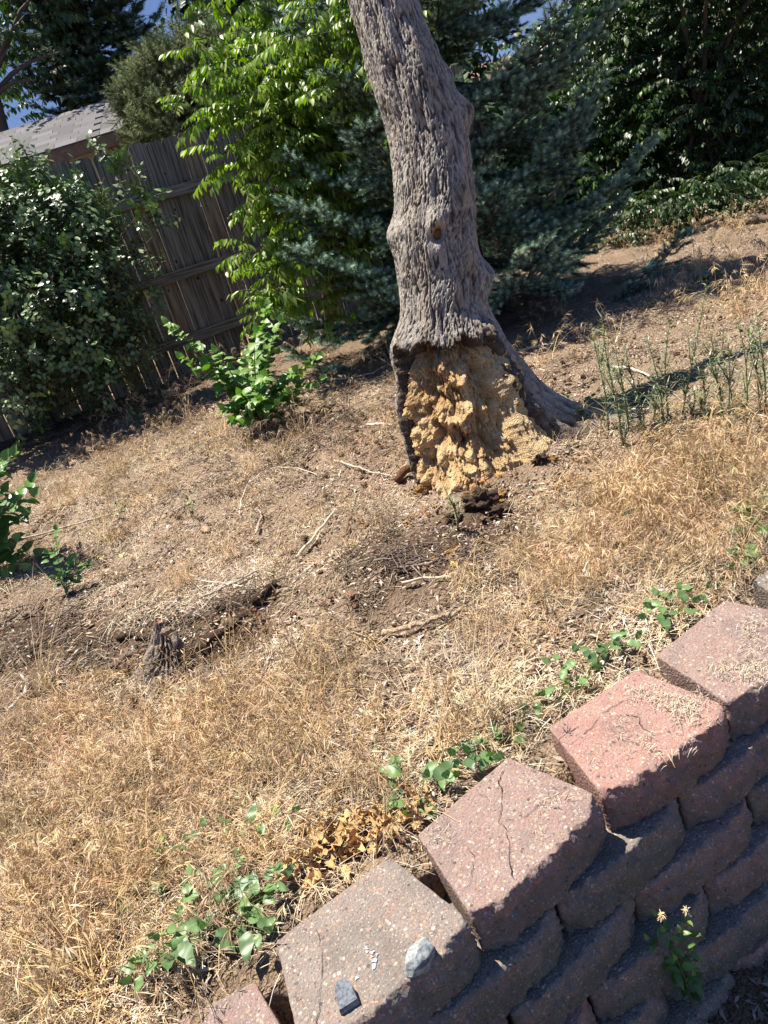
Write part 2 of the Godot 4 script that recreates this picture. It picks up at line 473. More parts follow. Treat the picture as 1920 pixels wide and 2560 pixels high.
func wall() -> void:
	var w := thing("retaining_wall", "low curved retaining wall of dry stacked red and grey concrete blocks", "retaining wall", Vector3(0.2, -0.4, -0.93))
	var kinds := []
	for k in 6: kinds.append([block_mesh(k, M.block_mauve), block_mesh(k + 10, M.block_red), block_mesh(k + 20, M.block_shaded_grey), block_mesh(k + 30, M.block_tan)])
	# joints along the front of the top course
	var J := [Vector2(-0.90, -0.52), Vector2(-0.62, -0.60), Vector2(-0.335, -0.672), Vector2(-0.060, -0.789), Vector2(0.208, -0.928), Vector2(0.492, -1.029), Vector2(0.765, -1.155), Vector2(1.045, -1.26), Vector2(1.32, -1.37), Vector2(1.6, -1.47), Vector2(1.87, -1.59), Vector2(2.15, -1.70), Vector2(2.42, -1.82)]
	var look := [0, 1, 3, 0, 1, 0, 2, 1, 0, 2, 1, 0]
	for course in 6:
		for i in J.size() - 1:
			var a: Vector2 = J[i]; var b: Vector2 = J[i + 1]
			if course % 2:
				a = (J[i] + J[i + 1]) * 0.5
				b = (J[i + 1] + J[mini(i + 2, J.size() - 1)]) * 0.5
				if i + 2 >= J.size(): continue
			var e := (b - a).normalized()
			var o2 := Vector2(-e.y, e.x)
			var mid2 := (a + b) * 0.5 + o2 * 0.016 * course
			var jx: float = R.randf_range(-1, 1) if course else [0.0, 0.0, 0.0, 0.25, -0.1, 0.3, 0.0, 0.0, 0, 0, 0, 0][i]
			var t := Transform3D(Basis(Vector3.UP, -atan2(e.y, e.x) + jx * 0.03) * Basis(Vector3.FORWARD, -0.045), Vector3(mid2.x, 0.045 * mid2.x - 0.1005 * course + (0.0 if course == 0 else 0.0), mid2.y))
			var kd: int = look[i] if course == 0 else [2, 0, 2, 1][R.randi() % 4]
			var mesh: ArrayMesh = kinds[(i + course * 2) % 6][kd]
			if course == 0 and i == 1:
				mesh = block_mesh(33, M.block_mauve, true)
				t.origin.y -= 0.025
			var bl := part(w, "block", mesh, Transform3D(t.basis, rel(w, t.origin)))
			if course == 0:
				blocks.append(t)
				if i == 1: bl.set_meta("label", "broken pinkish end block")
				if i == 3:
					crack(bl, [Vector2(0.085, -0.165), Vector2(0.06, -0.15), Vector2(0.04, -0.12), Vector2(0.0, -0.085), Vector2(-0.005, -0.06), Vector2(-0.04, -0.02), Vector2(-0.06, 0.012)], 0.0016)
					crack(bl, [Vector2(-0.07, -0.1), Vector2(-0.075, -0.07), Vector2(-0.1, -0.045), Vector2(-0.132, -0.03)], 0.001)
					crack(bl, [Vector2(0.0, -0.085), Vector2(0.03, -0.06), Vector2(0.08, -0.055), Vector2(0.12, -0.04)], 0.001)
				if i == 4:
					crack(bl, [Vector2(0.01, -0.1), Vector2(0.02, -0.08), Vector2(0.005, -0.055), Vector2(0.01, -0.03)], 0.0016)
					crack(bl, [Vector2(-0.11, -0.115), Vector2(-0.06, -0.12), Vector2(-0.02, -0.135), Vector2(0.04, -0.13)], 0.0012)
				if i == 2:
					crack(bl, [Vector2(-0.05, -0.15), Vector2(-0.06, -0.1), Vector2(-0.09, -0.05), Vector2(-0.12, -0.0)], 0.0012)
					var mb := MB.new()
					mb.col = Color(0.58, 0.58, 0.60)
					for s in [[0.0, -0.063, 0.006], [0.004, -0.05, 0.005], [0.001, -0.038, 0.0065], [-0.005, -0.03, 0.005], [-0.033, -0.032, 0.005], [0.0, -0.045, 0.004], [-0.002, -0.057, 0.004], [0.008, -0.041, 0.003]]:
						var m := mb.p(Vector3(s[0], 0.0026, s[1])); var f := mb.v.size()
						for k in 12:
							var an := TAU * k / 12.0; var r2: float = s[2] * rr(0.2, 1.0)
							mb.p(Vector3(s[0] + cos(an) * r2, 0.0018, s[1] + sin(an) * r2))
						for k in 12: mb.t(m, f + (k + 1) % 12, f + k)
					part(bl, "chalk_mark", mb.mesh(M.paint))

func crack(bl: Node3D, pts: Array, wd: float) -> void:      # a dark crack: a narrow jagged strip laid on the block's top
	var mb := MB.new()
	mb.col = Color(0.035, 0.028, 0.024)
	var fine := []
	for i in pts.size() - 1:
		for k in 5: fine.append(pts[i].lerp(pts[i + 1], k / 5.0) + Vector2(rr(-1, 1), rr(-1, 1)) * 0.0022)
	fine.append(pts[-1])
	for i in fine.size():
		var d: Vector2 = (fine[mini(i + 1, fine.size() - 1)] - fine[maxi(i - 1, 0)]).normalized()
		var s := Vector2(-d.y, d.x) * wd * 0.5 * (0.2 if i == 0 or i == fine.size() - 1 else rr(0.15, 1.25))
		mb.p(Vector3(fine[i].x - s.x, 0.0022, fine[i].y - s.y)); mb.p(Vector3(fine[i].x + s.x, 0.0022, fine[i].y + s.y))
	for i in fine.size() - 1: mb.q(i * 2, i * 2 + 1, i * 2 + 3, i * 2 + 2)
	part(bl, "crack", mb.mesh(M.twig))

# ---------------------------------------------------------------- old tree
const TY := [-0.06, 0.06, 0.17, 0.28, 0.38, 0.5, 0.57, 0.69, 0.81, 0.9, 1.0, 1.1, 1.23, 1.37, 1.5, 1.69, 2.2, 3.0, 4.6]
const TX := [0.40, 0.40, 0.405, 0.415, 0.42, 0.43, 0.445, 0.477, 0.497, 0.52, 0.548, 0.57, 0.58, 0.575, 0.562, 0.56, 0.56, 0.5, 0.38]
const TR := [0.245, 0.235, 0.235, 0.228, 0.208, 0.177, 0.157, 0.152, 0.159, 0.157, 0.149, 0.144, 0.138, 0.136, 0.127, 0.115, 0.110, 0.07, 0.05]
const LEAN := 0.30
func lut(y: float, tab: Array) -> float:
	for i in TY.size() - 1:
		if y <= TY[i + 1]:
			return lerpf(tab[i], tab[i + 1], clampf((y - TY[i]) / (TY[i + 1] - TY[i]), 0, 1))
	return tab[-1]
func axis(y: float) -> Vector3: return Vector3(lut(y, TX), y, -2.72 - LEAN * y)
func gauss(a: float, y: float, a0: float, y0: float, sa: float, sy: float) -> float:
	var d := wrapf(a - a0, -PI, PI) / sa
	var e := (y - y0) / sy
	return exp(-d * d - e * e)
func trunk_r(a: float, y: float) -> float:     # without bark relief; a = 0 faces +z, positive towards +x
	var r := lut(y, TR)
	r += 0.058 * gauss(a, y, 1.35, 0.645, 0.42, 0.06)       # burls and bulges
	r += 0.055 * gauss(a, y, 1.45, 1.22, 0.35, 0.06)
	r += 0.02 * gauss(a, y, 1.5, 1.36, 0.3, 0.05)
	r += 0.026 * gauss(a, y, -1.5, 0.88, 0.45, 0.05)
	r += 0.018 * gauss(a, y, -0.12, 0.885, 0.34, 0.04)
	r += 0.035 * gauss(a, y, -1.25, 0.47, 0.5, 0.08)
	if y < 0.6:                                            # roots
		r += 0.37 * exp(-maxf(y, 0.0) / 0.12) * exp(-pow(wrapf(a - 1.46, -PI, PI) / 0.25, 2))
		r += 0.10 * exp(-maxf(y, 0.0) / 0.22) * exp(-pow(wrapf(a - 1.25, -PI, PI) / 0.35, 2))
		r += 0.25 * exp(-maxf(y, 0.0) / 0.13) * exp(-pow(wrapf(a - 2.9, -PI, PI) / 0.3, 2))
		r += 0.06 * exp(-maxf(y, 0.0) / 0.12) * exp(-pow(wrapf(a + 2.3, -PI, PI) / 0.3, 2))
	return r
func mouth(a: float, y: float) -> float:       # > 0 inside the hollow's opening, in metres from its rim
	var s := clampf(y / 0.5, 0, 1)
	var r := lut(y, TR)
	var wob := 0.010 * nA.get_noise_2d(a * 4.0 + 7.0, y * 9.0) + 0.012 * nA.get_noise_2d(a * 13.0, y * 34.0)
	var top := 0.462 - 0.02 * a + 0.012 * sin(a * 9.0) - 0.06 * pow(maxf(absf(a + 0.2) - 0.8, 0.0), 1.2)
	return minf(minf((a - lerpf(-1.55, -1.25, s)) * r, (lerpf(1.06, 0.66, pow(s, 0.8)) - a) * r), top - y) + wob

func old_tree() -> void:
	var o := thing("old_tree", "old grey deciduous trunk leaning back, its base rotted into a yellow hollow", "tree", Vector3(0.40, 0.0, -2.72))
	var ys := PackedFloat32Array()
	var y := -0.07
	while y < 2.35:
		ys.append(y); y += 0.0055 if y < 1.85 else 0.06
	var n := 300
	var mb := MB.new()
	for yy in ys:
		var ax := axis(yy)
		for j in n + 1:
			var a := TAU * (j % n) / n - PI
			var r := trunk_r(a, yy)
			var tw := a + 0.35 * yy * sin(yy * 1.4)
			var rb := lut(yy, TR)
			var w := Vector3(sin(tw) * rb, yy * 0.065, cos(tw) * rb)
			var warp := nA.get_noise_3d(sin(a) * 2.2, yy * 2.5, cos(a) * 2.2) + 0.4 * nA.get_noise_3d(sin(a) * 6.0, yy * 7.0, cos(a) * 6.0)
			w += Vector3(warp, 0, -warp) * 0.022
			var f1 := absf(nA.get_noise_3dv(w * Vector3(52, 48, 52)))
			var f2 := absf(nA.get_noise_3dv(w * Vector3(105, 75, 105) + Vector3(5, 2, 9)))
			var f3 := absf(nA.get_noise_3d(sin(a) * rb * 30.0, yy * 34.0, cos(a) * rb * 30.0))     # short cross breaks
			var plate := smoothstep(0.015, 0.14, f1) * (0.88 + 0.12 * smoothstep(0.0, 0.12, f3))
			var fine := smoothstep(0.0, 0.22, f2)
			var rough := nB.get_noise_3d(sin(a) * rb * 60.0, yy * 14.0, cos(a) * rb * 60.0)
			var d := 0.0115 * plate + 0.0036 * fine + 0.0026 * rough - 0.010
			d += 0.012 * nA.get_noise_3d(sin(a) * 2.6, yy * 5.0, cos(a) * 2.6)
			var crackd := smoothstep(0.07, 0.0, absf(nA.get_noise_3dv(w * Vector3(17, 17, 17) + Vector3(31, 3, 8)))) * smoothstep(-0.15, 0.25, nA.get_noise_3d(sin(a) * 2.0 + 9.0, yy * 2.0, cos(a) * 2.0))
			d -= 0.010 * crackd
			var kn := gauss(a, yy, -0.1, 0.84, 0.13, 0.024)
			var c := Color(0.14, 0.122, 0.102).lerp(Color(0.57, 0.53, 0.465), plate * (0.5 + 0.5 * fine) * (1.0 - 0.8 * crackd))
			c = c * (1.0 + 0.22 * rough)
			c = c.lerp(Color(0.34, 0.25, 0.17), 0.3 * smoothstep(0.1, 0.6, nA.get_noise_3d(sin(a) * 1.7, yy * 2.2 + 5.0, cos(a) * 1.7)))
			r += d - 0.07 * kn
			c = c.lerp(Color(0.10, 0.06, 0.035), smoothstep(0.3, 0.7, kn))
			if yy < 0.62 and absf(a) < 1.75:
				var m := mouth(a, yy)
				r += (0.010 + 0.035 * smoothstep(0.3, 0.8, a)) * exp(-pow((m + 0.012) / 0.04, 2)) * (0.7 + 0.9 * rough)
				var ins := smoothstep(-0.004, 0.014, m)
				r -= ins * 0.10
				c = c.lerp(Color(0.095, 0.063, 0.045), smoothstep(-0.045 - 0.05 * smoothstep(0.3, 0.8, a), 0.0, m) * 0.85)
			mb.col = c
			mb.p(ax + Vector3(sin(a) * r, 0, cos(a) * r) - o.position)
	for i in ys.size() - 1:
		for j in n:
			var k := i * (n + 1) + j
			mb.q(k, k + 1, k + n + 2, k + n + 1)
	part(o, "trunk", mb.mesh(M.bark))
	# limbs far above the frame
	mb = MB.new()
	mb.col = Color(0.3, 0.27, 0.24)
	for l in [[Vector3(-0.5, 1.4, -0.35), 0.05], [Vector3(0.3, 1.5, -0.5), 0.045]]:
		var b := axis(2.25) - o.position
		mb.tube([b, b + l[0] * 0.5 + Vector3(0, -0.1, 0), b + l[0]], [l[1] * 1.3, l[1], l[1] * 0.5], 10)
	part(o, "limb", mb.mesh(M.bark))
	# rotted wood in the hollow
	mb = MB.new()
	var na := 230; var ny := 210
	for i in ny + 1:
		var yy := lerpf(-0.05, 0.52, float(i) / ny)
		var ax := axis(yy)
		for j in na + 1:
			var a := lerpf(-1.68, 1.3, float(j) / na)
			var r := lut(yy, TR) - 0.030 - 0.012 * smoothstep(0.40, 0.47, yy)
			r += 0.085 * smoothstep(0.17, -0.02, yy + 0.03 * nA.get_noise_2d(a * 5.0, 3.0)) * smoothstep(-1.15, -0.6, a)      # the heap at the foot
			r -= 0.030 * gauss(a, yy, -0.80, 0.30, 0.33, 0.13)             # deep brown pocket at upper left
			r -= 0.035 * gauss(a, yy, -0.62, 0.14, 0.16, 0.06)
			r += 0.012 * gauss(a, yy, -0.02, 0.26, 0.25, 0.12) + 0.02 * smoothstep(-1.0, -1.3, a)              # the rib down the middle
			r += 0.035 * gauss(a, yy, -0.25, 0.17, 0.3, 0.06)
			r -= 0.03 * gauss(a, yy, 0.40, 0.30, 0.13, 0.13)               # gully before the plank
			r += 0.07 * smoothstep(0.4, 0.85, a) * smoothstep(0.54, 0.3, yy)      # the pale plank on the right
			var w := Vector3(sin(a) * 0.21, yy, cos(a) * 0.21)
			var wq := w + Vector3(nA.get_noise_3dv(w * 14.0), nA.get_noise_3dv(w * 14.0 + Vector3(9, 9, 9)), 0) * 0.012
			var cell := nC.get_noise_3dv(wq * Vector3(11, 10, 11))        # -1 at a lump's middle
			var cell2 := nC.get_noise_3dv(wq * Vector3(27, 24, 27) + Vector3(4, 4, 4))
			var crumb := nC.get_noise_3dv(wq * 70.0)
			var fb := nB.get_noise_3dv(w * Vector3(28, 20, 28))
			var grain := absf(nA.get_noise_3dv(w * Vector3(62, 8, 62)))
			var lum := smoothstep(0.75, 0.35, a)                     # crumbly rather than plank
			var big := smoothstep(-0.45, 0.0, cell)                  # towards a crevice between lumps
			var patch := smoothstep(-0.2, 0.3, nA.get_noise_3dv(w * 9.0 + Vector3(2, 5, 1)))   # crumbled or fibrous
			r += (0.3 + 0.7 * lum) * (-0.055 * cell - 0.038 - (0.026 + 0.016 * patch) * cell2 - 0.022 - (0.005 + 0.011 * patch) * crumb) + 0.017 * fb - (0.006 + 0.010 * (1.0 - patch)) * smoothstep(0.14, 0.0, grain)
			var c := Color(0.71, 0.50, 0.25).lerp(Color(0.82, 0.66, 0.41), clampf(0.5 + fb, 0, 1))
			var rot := clampf(gauss(a, yy, -0.75, 0.34, 0.40, 0.13) * 1.5 + 0.5 * gauss(a, yy, 0.42, 0.32, 0.14, 0.12) + 0.55 * smoothstep(0.1, 0.5, nA.get_noise_3dv(w * 7.0)) + smoothstep(0.44, 0.50, yy) * 0.8, 0, 1)
			c = c.lerp(Color(0.42, 0.25, 0.11), rot * 0.6)
			c = c.lerp(Color(0.72, 0.58, 0.36), smoothstep(0.5, 0.75, a) * 0.9)
			c = c.lerp(Color(0.22, 0.12, 0.06), 0.42 * smoothstep(-0.50, -0.22, cell) * lum + 0.30 * smoothstep(-0.50, -0.25, cell2) * (0.4 + 0.6 * lum) + 0.35 * smoothstep(0.06, 0.0, grain))  # crevices between lumps darkened, their shade painted into the wood colour
			c = c.lerp(Color(0.55, 0.47, 0.33), gauss(a, yy, -0.98, 0.40, 0.14, 0.05))
			mb.col = c
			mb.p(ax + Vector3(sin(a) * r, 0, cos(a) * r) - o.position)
	for i in ny:
		for j in na:
			var k := i * (na + 1) + j
			mb.q(k, k + 1, k + na + 2, k + na + 1)
	var hw := part(o, "hollow_wood", mb.mesh(M.wood))
	hw.set_meta("label", "crumbling golden rotted heartwood inside the hollow")
	# knot
	mb = MB.new()
	mb.col = Color(0.50, 0.27, 0.10)
	var kc := axis(0.84) + Vector3(sin(-0.1), 0, cos(-0.1)) * (trunk_r(-0.1, 0.84) - 0.045)
	lump(mb, kc - o.position, Vector3(0.021, 0.025, 0.016), 10, 4)
	var kw := part(o, "knot_wood", mb.mesh(M.wood))
	kw.set_meta("label", "orange heart of the knot")

func lump(mb: MB, c: Vector3, r: Vector3, n: int, sd: float, rough := 0.35, small := 0.5) -> void:
	var start := mb.v.size()
	for i in n + 1:
		var th := PI * i / n
		for j in n * 2:
			var ph := PI * j / n
			var d := Vector3(sin(th) * cos(ph), cos(th), sin(th) * sin(ph))
			var k := 1.0 + rough * nA.get_noise_3dv(d * 1.6 + Vector3(sd, sd * 2.0, sd * 3.0)) + rough * small * nA.get_noise_3dv(d * 4.5 + Vector3(sd, 0, sd))
			mb.p(c + d * r * k)
	var w := n * 2
	for i in n:
		for j in w:
			mb.q(start + (i + 1) * w + (j + 1) % w, start + (i + 1) * w + j, start + i * w + j, start + i * w + (j + 1) % w)

# ---------------------------------------------------------------- fence and buildings
func fence() -> void:
	var A := Vector3(-1.42, 0.0, -6.71); var E := Vector3(1.02, 0, -0.37).normalized()
	var o := thing("wooden_fence", "weathered grey dog-eared plank fence with three rails", "fence", A + Vector3(0, 0.10, 0))
	var nrm := Vector3(-E.z, 0, E.x)                # towards the yard
	var bs := Basis(E, Vector3.UP, nrm)
	var x := -2.9
	var k := 0
	while x < 3.6:
		var w := 0.137 + rr(-0.004, 0.004)
		var h := 1.87 + rr(-0.015, 0.015)
		var e := 0.028
		var mb := MB.new()
		var tone := rr(0.75, 1.15)
		mb.col = Color(0.37, 0.355, 0.335) * tone
		if k % 4 == 1: mb.col = Color(0.40, 0.33, 0.26) * tone
		var ou := [Vector2(0, -0.05), Vector2(w, -0.05), Vector2(w, h - e), Vector2(w - e * 0.8, h), Vector2(e * 0.8, h), Vector2(0, h - e)]
		var u0 := rr(0, 9.0); var off := rr(0, 5)
		var f := []; var b := []
		for q in ou:
			f.append(mb.p(Vector3(q.x, q.y, 0.0), Vector2(u0 + q.x * 6.0, q.y * 6.0 + off)))
		for q in ou:
			b.append(mb.p(Vector3(q.x, q.y, -0.017), Vector2(u0 + q.x * 6.0 + 3.0, q.y * 6.0 + off)))
		for i in range(1, 5):
			mb.t(f[0], f[i], f[i + 1]); mb.t(b[0], b[i + 1], b[i])
		for i in 6:
			var i2 := (i + 1) % 6
			mb.q(f[i2], f[i], b[i], b[i2])
		var pl := part(o, "plank", mb.mesh(M.plank, true), Transform3D(bs * Basis(Vector3.FORWARD, rr(-0.006, 0.006)), E * x + nrm * rr(-0.004, 0.004)))
		if k > 15 and k < 34:
			for j in R.randi_range(1, 3):
				var kb := MB.new()
				kb.col = Color(0.05, 0.035, 0.025)
				var kx := rr(0.03, w - 0.03); var ky := rr(0.5, 1.7); var kr := rr(0.008, 0.016)
				var mid := kb.p(Vector3(kx, ky, 0.0035))
				for i in 10: kb.p(Vector3(kx + cos(TAU * i / 10) * kr * 0.8, ky + sin(TAU * i / 10) * kr * 1.3, 0.0015))
				for i in 10: kb.t(mid, 1 + i, 1 + (i + 1) % 10)
				part(pl, "knot", kb.mesh(M.twig))
		x += w + rr(0.004, 0.011)
		k += 1
	for r in [1.46, 0.82, 0.29]:
		for s in 3:
			var mb := MB.new()
			mb.col = Color(0.34, 0.325, 0.305) * rr(0.9, 1.1)
			mb.box(Vector3(0, -0.044, 0.0), Vector3(2.37, 0.044, 0.038))
			for i in mb.uv.size(): mb.uv[i] = Vector2(mb.v[i].y * 6.0 + mb.v[i].z * 7.0, mb.v[i].x * 6.0 + r)
			part(o, "rail", mb.mesh(M.plank, true), Transform3D(bs, E * (-3.6 + 2.4 * s) + nrm * 0.004 + Vector3(0, r, 0)))
	for s in [-1.16, 1.24, 3.64]:
		var mb := MB.new()
		mb.col = Color(0.16, 0.135, 0.11)
		mb.box(Vector3(-0.045, -0.1, 0.0), Vector3(0.045, 1.72, 0.09))
		for i in mb.uv.size(): mb.uv[i] = Vector2((mb.v[i].x + mb.v[i].z) * 6.0, mb.v[i].y * 6.0)
		part(o, "post", mb.mesh(M.plank, true), Transform3D(bs, E * s + nrm * 0.044))

func shed() -> void:
	var er := at(306, 322, 10.6); var rd := at(226, 262, 12.0)
	var o := thing("shed", "tan garden shed with grey shingled roof behind the fence", "shed", Vector3(er.x - 1.6, 0.15, -11.6))
	var L := 4.2
	var ry := rd.y; var ey := er.y
	var rx := er.x
	var mb := MB.new()
	mb.col = Color(0.62, 0.50, 0.35)
	mb.box(Vector3(rx - L, -0.1, -13.0), Vector3(rx - 0.16, ey - 0.04, -10.85), Transform3D(Basis(), -o.position))
	part(o, "wall", mb.mesh(M.paint, true))
	var e0 := Vector3(rx, ey, -10.6); var r0 := Vector3(rx, ry, -12.0)
	var up := (r0 - e0); var sl := up.length(); up = up.normalized()
	var nrm := Vector3.RIGHT.cross(up) * -1.0
	nrm = up.cross(Vector3.LEFT)
	if nrm.y < 0: nrm = -nrm
	mb = MB.new()
	mb.col = Color(0.17, 0.16, 0.155)
	var tb := Transform3D(Basis(Vector3.RIGHT, up, nrm), e0 - o.position)
	mb.box(Vector3(-L, 0, -0.03), Vector3(0, sl, 0.0), tb)
	var back := Vector3(0, ey - ry, -1.4).normalized()
	mb.quad(r0 - o.position, r0 + Vector3(-L, 0, 0) - o.position, r0 + back * sl + Vector3(-L, 0, 0) - o.position, r0 + back * sl - o.position)
	var roof := part(o, "roof", mb.mesh(M.shingle, true))
	var sh := []
	for v in 4:
		mb = MB.new()
		mb.col = Color(0.27, 0.26, 0.255) * [0.8, 1.0, 1.15, 0.92][v]
		mb.box(Vector3(0.003, 0, 0.004), Vector3(0.297, 0.16, 0.012))
		sh.append(mb.mesh(M.shingle, true))
	var rows := int(sl / 0.13)
	for r in rows:
		for c in 11:
			part(roof, "shingle", sh[R.randi() % 4], tb * Transform3D(Basis(Vector3.RIGHT, 0.03), Vector3(-0.3 * (c + 1) - (0.1 if r % 2 else 0.0) + (0.1 if c == 0 and r % 2 else 0.0), r * 0.13, 0.001)))
	mb = MB.new()
	mb.col = Color(0.22, 0.16, 0.11)
	mb.box(Vector3(rx - L, ey - 0.15, -10.63), Vector3(rx + 0.01, ey - 0.012, -10.605), Transform3D(Basis(), -o.position))
	part(o, "fascia", mb.mesh(M.paint, true))
	mb = MB.new()
	mb.col = Color(0.25, 0.17, 0.11)
	mb.box(Vector3(rx - 0.30, 0.1, -10.848), Vector3(rx - 0.157, ey - 0.06, -10.82), Transform3D(Basis(), -o.position))
	part(o, "corner_trim", mb.mesh(M.paint, true))

	# the house far behind the spruce
	var h := at(1330, 175, 17.0)
	var q := thing("house", "house with pinkish brown roof glimpsed through gaps of the blue spruce", "house", Vector3(h.x, 0.0, h.z - 2.5))
	mb = MB.new()
	mb.col = Color(0.50, 0.40, 0.31)
	mb.box(Vector3(-4.0, 0, -3.0), Vector3(4.0, h.y - 0.75, 2.2))
	part(q, "wall", mb.mesh(M.paint, true))
	mb = MB.new()
	mb.col = Color(0.46, 0.27, 0.20)
	var hy := h.y - 0.8
	mb.quad(Vector3(-4.4, hy, 2.7), Vector3(4.4, hy, 2.7), Vector3(4.4, hy + 1.5, -0.4), Vector3(-4.4, hy + 1.5, -0.4))
	mb.quad(Vector3(4.4, hy, -3.5), Vector3(-4.4, hy, -3.5), Vector3(-4.4, hy + 1.5, -0.4), Vector3(4.4, hy + 1.5, -0.4))
	part(q, "roof", mb.mesh(M.shingle, true))

# ---------------------------------------------------------------- foliage helpers
func twig_hanging(n: int, L: float, W: float, stem: float, c0: Color, c1: Color, mat: Material, sd: int) -> ArrayMesh:
	# a stem along +X with leaves hanging down in two rows
	R.seed = sd
	var mb := MB.new()
	var pts := []; var rad := []
	for i in 5:
		var s := i / 4.0
		pts.append(Vector3(stem * s, 0.06 * stem * sin(s * 2.2) - 0.25 * stem * s * s, 0)); rad.append(0.0028 * (1.1 - s))
	mb.col = Color(0.16, 0.13, 0.05)
	mb.tube(pts, rad, 4)
	for i in n:
		var s := (i + 0.6) / n
		var k := s * 4.0; var b: Vector3 = pts[int(k)].lerp(pts[mini(int(k) + 1, 4)], k - int(k))
		var sd2 := 1.0 if i % 2 else -1.0
		var dir := Vector3(rr(0.15, 0.75), rr(-1.0, -0.35), sd2 * rr(0.25, 0.8)).normalized()
		mb.col = jit(c0.lerp(c1, clampf(s * 0.8 + rr(-0.2, 0.3), 0, 1)), 0.15)
		mb.leaf(Transform3D(frame(dir, Vector3(0.3, 1, sd2 * 0.6)), b), L * rr(0.7, 1.15) * (1.0 - 0.4 * maxf(0, s - 0.75) * 4.0 * 0.6), W * rr(0.8, 1.15), rr(0.1, 0.7), rr(0.05, 0.4), 4, 0.7)
	return mb.mesh(mat)

func twig_bush(n: int, L: float, W: float, stem: float, c0: Color, c1: Color, mat: Material, sd: int) -> ArrayMesh:
	# an upright stem along +Y with leaves all round
	R.seed = sd
	var mb := MB.new()
	mb.col = Color(0.10, 0.075, 0.045)
	var lean := Vector3(rr(-0.3, 0.3), 0, rr(-0.3, 0.3)) * stem
	mb.tube([Vector3.ZERO, Vector3(0, stem * 0.5, 0) + lean * 0.3, Vector3(0, stem, 0) + lean], [0.003, 0.0022, 0.001], 4)
	for i in n:
		var s := (i + 0.5) / n
		var a := i * 2.4 + rr(-0.4, 0.4)
		var dir := Vector3(cos(a), rr(-0.25, 0.9), sin(a)).normalized()
		mb.col = jit(c0.lerp(c1, clampf(s + rr(-0.3, 0.3), 0, 1)), 0.2)
		var b := Vector3(0, stem * s, 0) + lean * s * s
		mb.leaf(Transform3D(frame(dir, Vector3(rr(-0.3, 0.3), 1, rr(-0.3, 0.3))), b + dir * 0.008), L * rr(0.7, 1.15), W * rr(0.8, 1.15), rr(0.0, 0.7), rr(0.05, 0.35), 3, 0.62)
	return mb.mesh(mat)

func sprig(n: int, len_: float, nl: float, nw: float, c0: Color, c1: Color, mat: Material, sd: int, sides := 0) -> ArrayMesh:
	# a conifer shoot along +Y, needles all round, tip lighter
	R.seed = sd
	var mb := MB.new()
	mb.col = Color(0.13, 0.085, 0.05)
	mb.tube([Vector3.ZERO, Vector3(0, len_, 0)], [0.0028, 0.0012], 4)
	for k in sides + 1:
		var root := Vector3.ZERO if k == 0 else Vector3(0, len_ * (0.15 + 0.22 * int((k - 1) / 2)), 0)
		var ax := Vector3.UP if k == 0 else Vector3(1.0 if k % 2 else -1.0, 0.9, rr(-0.2, 0.2)).normalized()
		var ll := len_ if k == 0 else len_ * rr(0.4, 0.6)
		var bs := frame(ax, Vector3(0.2, 0.1, 1))
		for i in n if k == 0 else n / 2:
			var s := float(i) / (n if k == 0 else n / 2)
			var a := i * 2.399 + rr(-0.3, 0.3)
			var d := bs * Vector3(cos(a), rr(0.5, 1.1), sin(a)).normalized()
			var b := root + ax * ll * s
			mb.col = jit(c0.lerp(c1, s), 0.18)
			var sidev := d.cross(ax).normalized() * nw * 0.5
			var i0 := mb.p(b - sidev); var i1 := mb.p(b + sidev); var i2 := mb.p(b + d * nl * rr(0.8, 1.15))
			mb.t(i0, i1, i2)
	return mb.mesh(mat)

# fills blobs with copies of twig meshes. A blob: [centre, radius, count]; how: 0 hanging (yaw only), 1 outward and up
func fill(o: Node3D, called: String, meshes: Array, blobs: Array, how: int, tone: float, size0: float, size1: float, shell := 0.45, flat := 1.0) -> void:
	var xs := []; var cs := []
	for m in meshes: xs.append([]); cs.append([])
	for b in blobs:
		var c: Vector3 = b[0]; var r: float = b[1]
		for i in int(b[2]):
			var d := rdir()
			if d.y < -0.3 and R.randf() < 0.5: d.y = -d.y
			var lumpy := 1.0 + 0.35 * nA.get_noise_3dv(d * 2.0 + c * 3.0)
			var p := c + d * Vector3(1, flat, 1) * r * lumpy * pow(rr(shell * shell, 1.0), 0.5)
			var bs: Basis
			if how == 0:
				var out := atan2(-d.z, d.x) + rr(-1.0, 1.0)
				bs = Basis(Vector3.UP, out) * Basis(Vector3.BACK, rr(-0.35, 0.4)) * Basis(Vector3.RIGHT, rr(-0.3, 0.3))
			else:
				bs = frame((d + Vector3(0, rr(0.0, 0.9), 0) + rdir() * 0.5).normalized(), rdir())
			var k := R.randi() % meshes.size()
			xs[k].append(Transform3D(bs.scaled(Vector3.ONE * rr(size0, size1)), p - o.position))
			var t := 1.0 + rr(-tone, tone)
			cs[k].append(Color(t * (1.0 + rr(-0.08, 0.08)), t, t * (1.0 + rr(-0.1, 0.1))))
	for k in meshes.size():
		if xs[k].size(): many(o, called, meshes[k], xs[k], cs[k])

func limbs(o: Node3D, called: String, base: Vector3, tips: Array, r0: float, col: Color, sag := 0.1) -> void:
	var mb := MB.new()
	mb.col = col
	for tp in tips:
		var d: Vector3 = tp - base
		var pts := []; var rad := []
		for i in 6:
			var s := i / 5.0
			pts.append(base + d * s + Vector3(0, d.length() * sag * sin(s * PI), 0) + rdir() * 0.02 * d.length() * s * (1.0 - s) * 4.0 - o.position)
			rad.append(r0 * (1.05 - 0.85 * s))
		mb.tube(pts, rad, 6)
	part(o, called, mb.mesh(M.twig))

func B(x: float, y: float, depth: float, r: float, n: int) -> Array: return [at(x, y, depth), r, n]

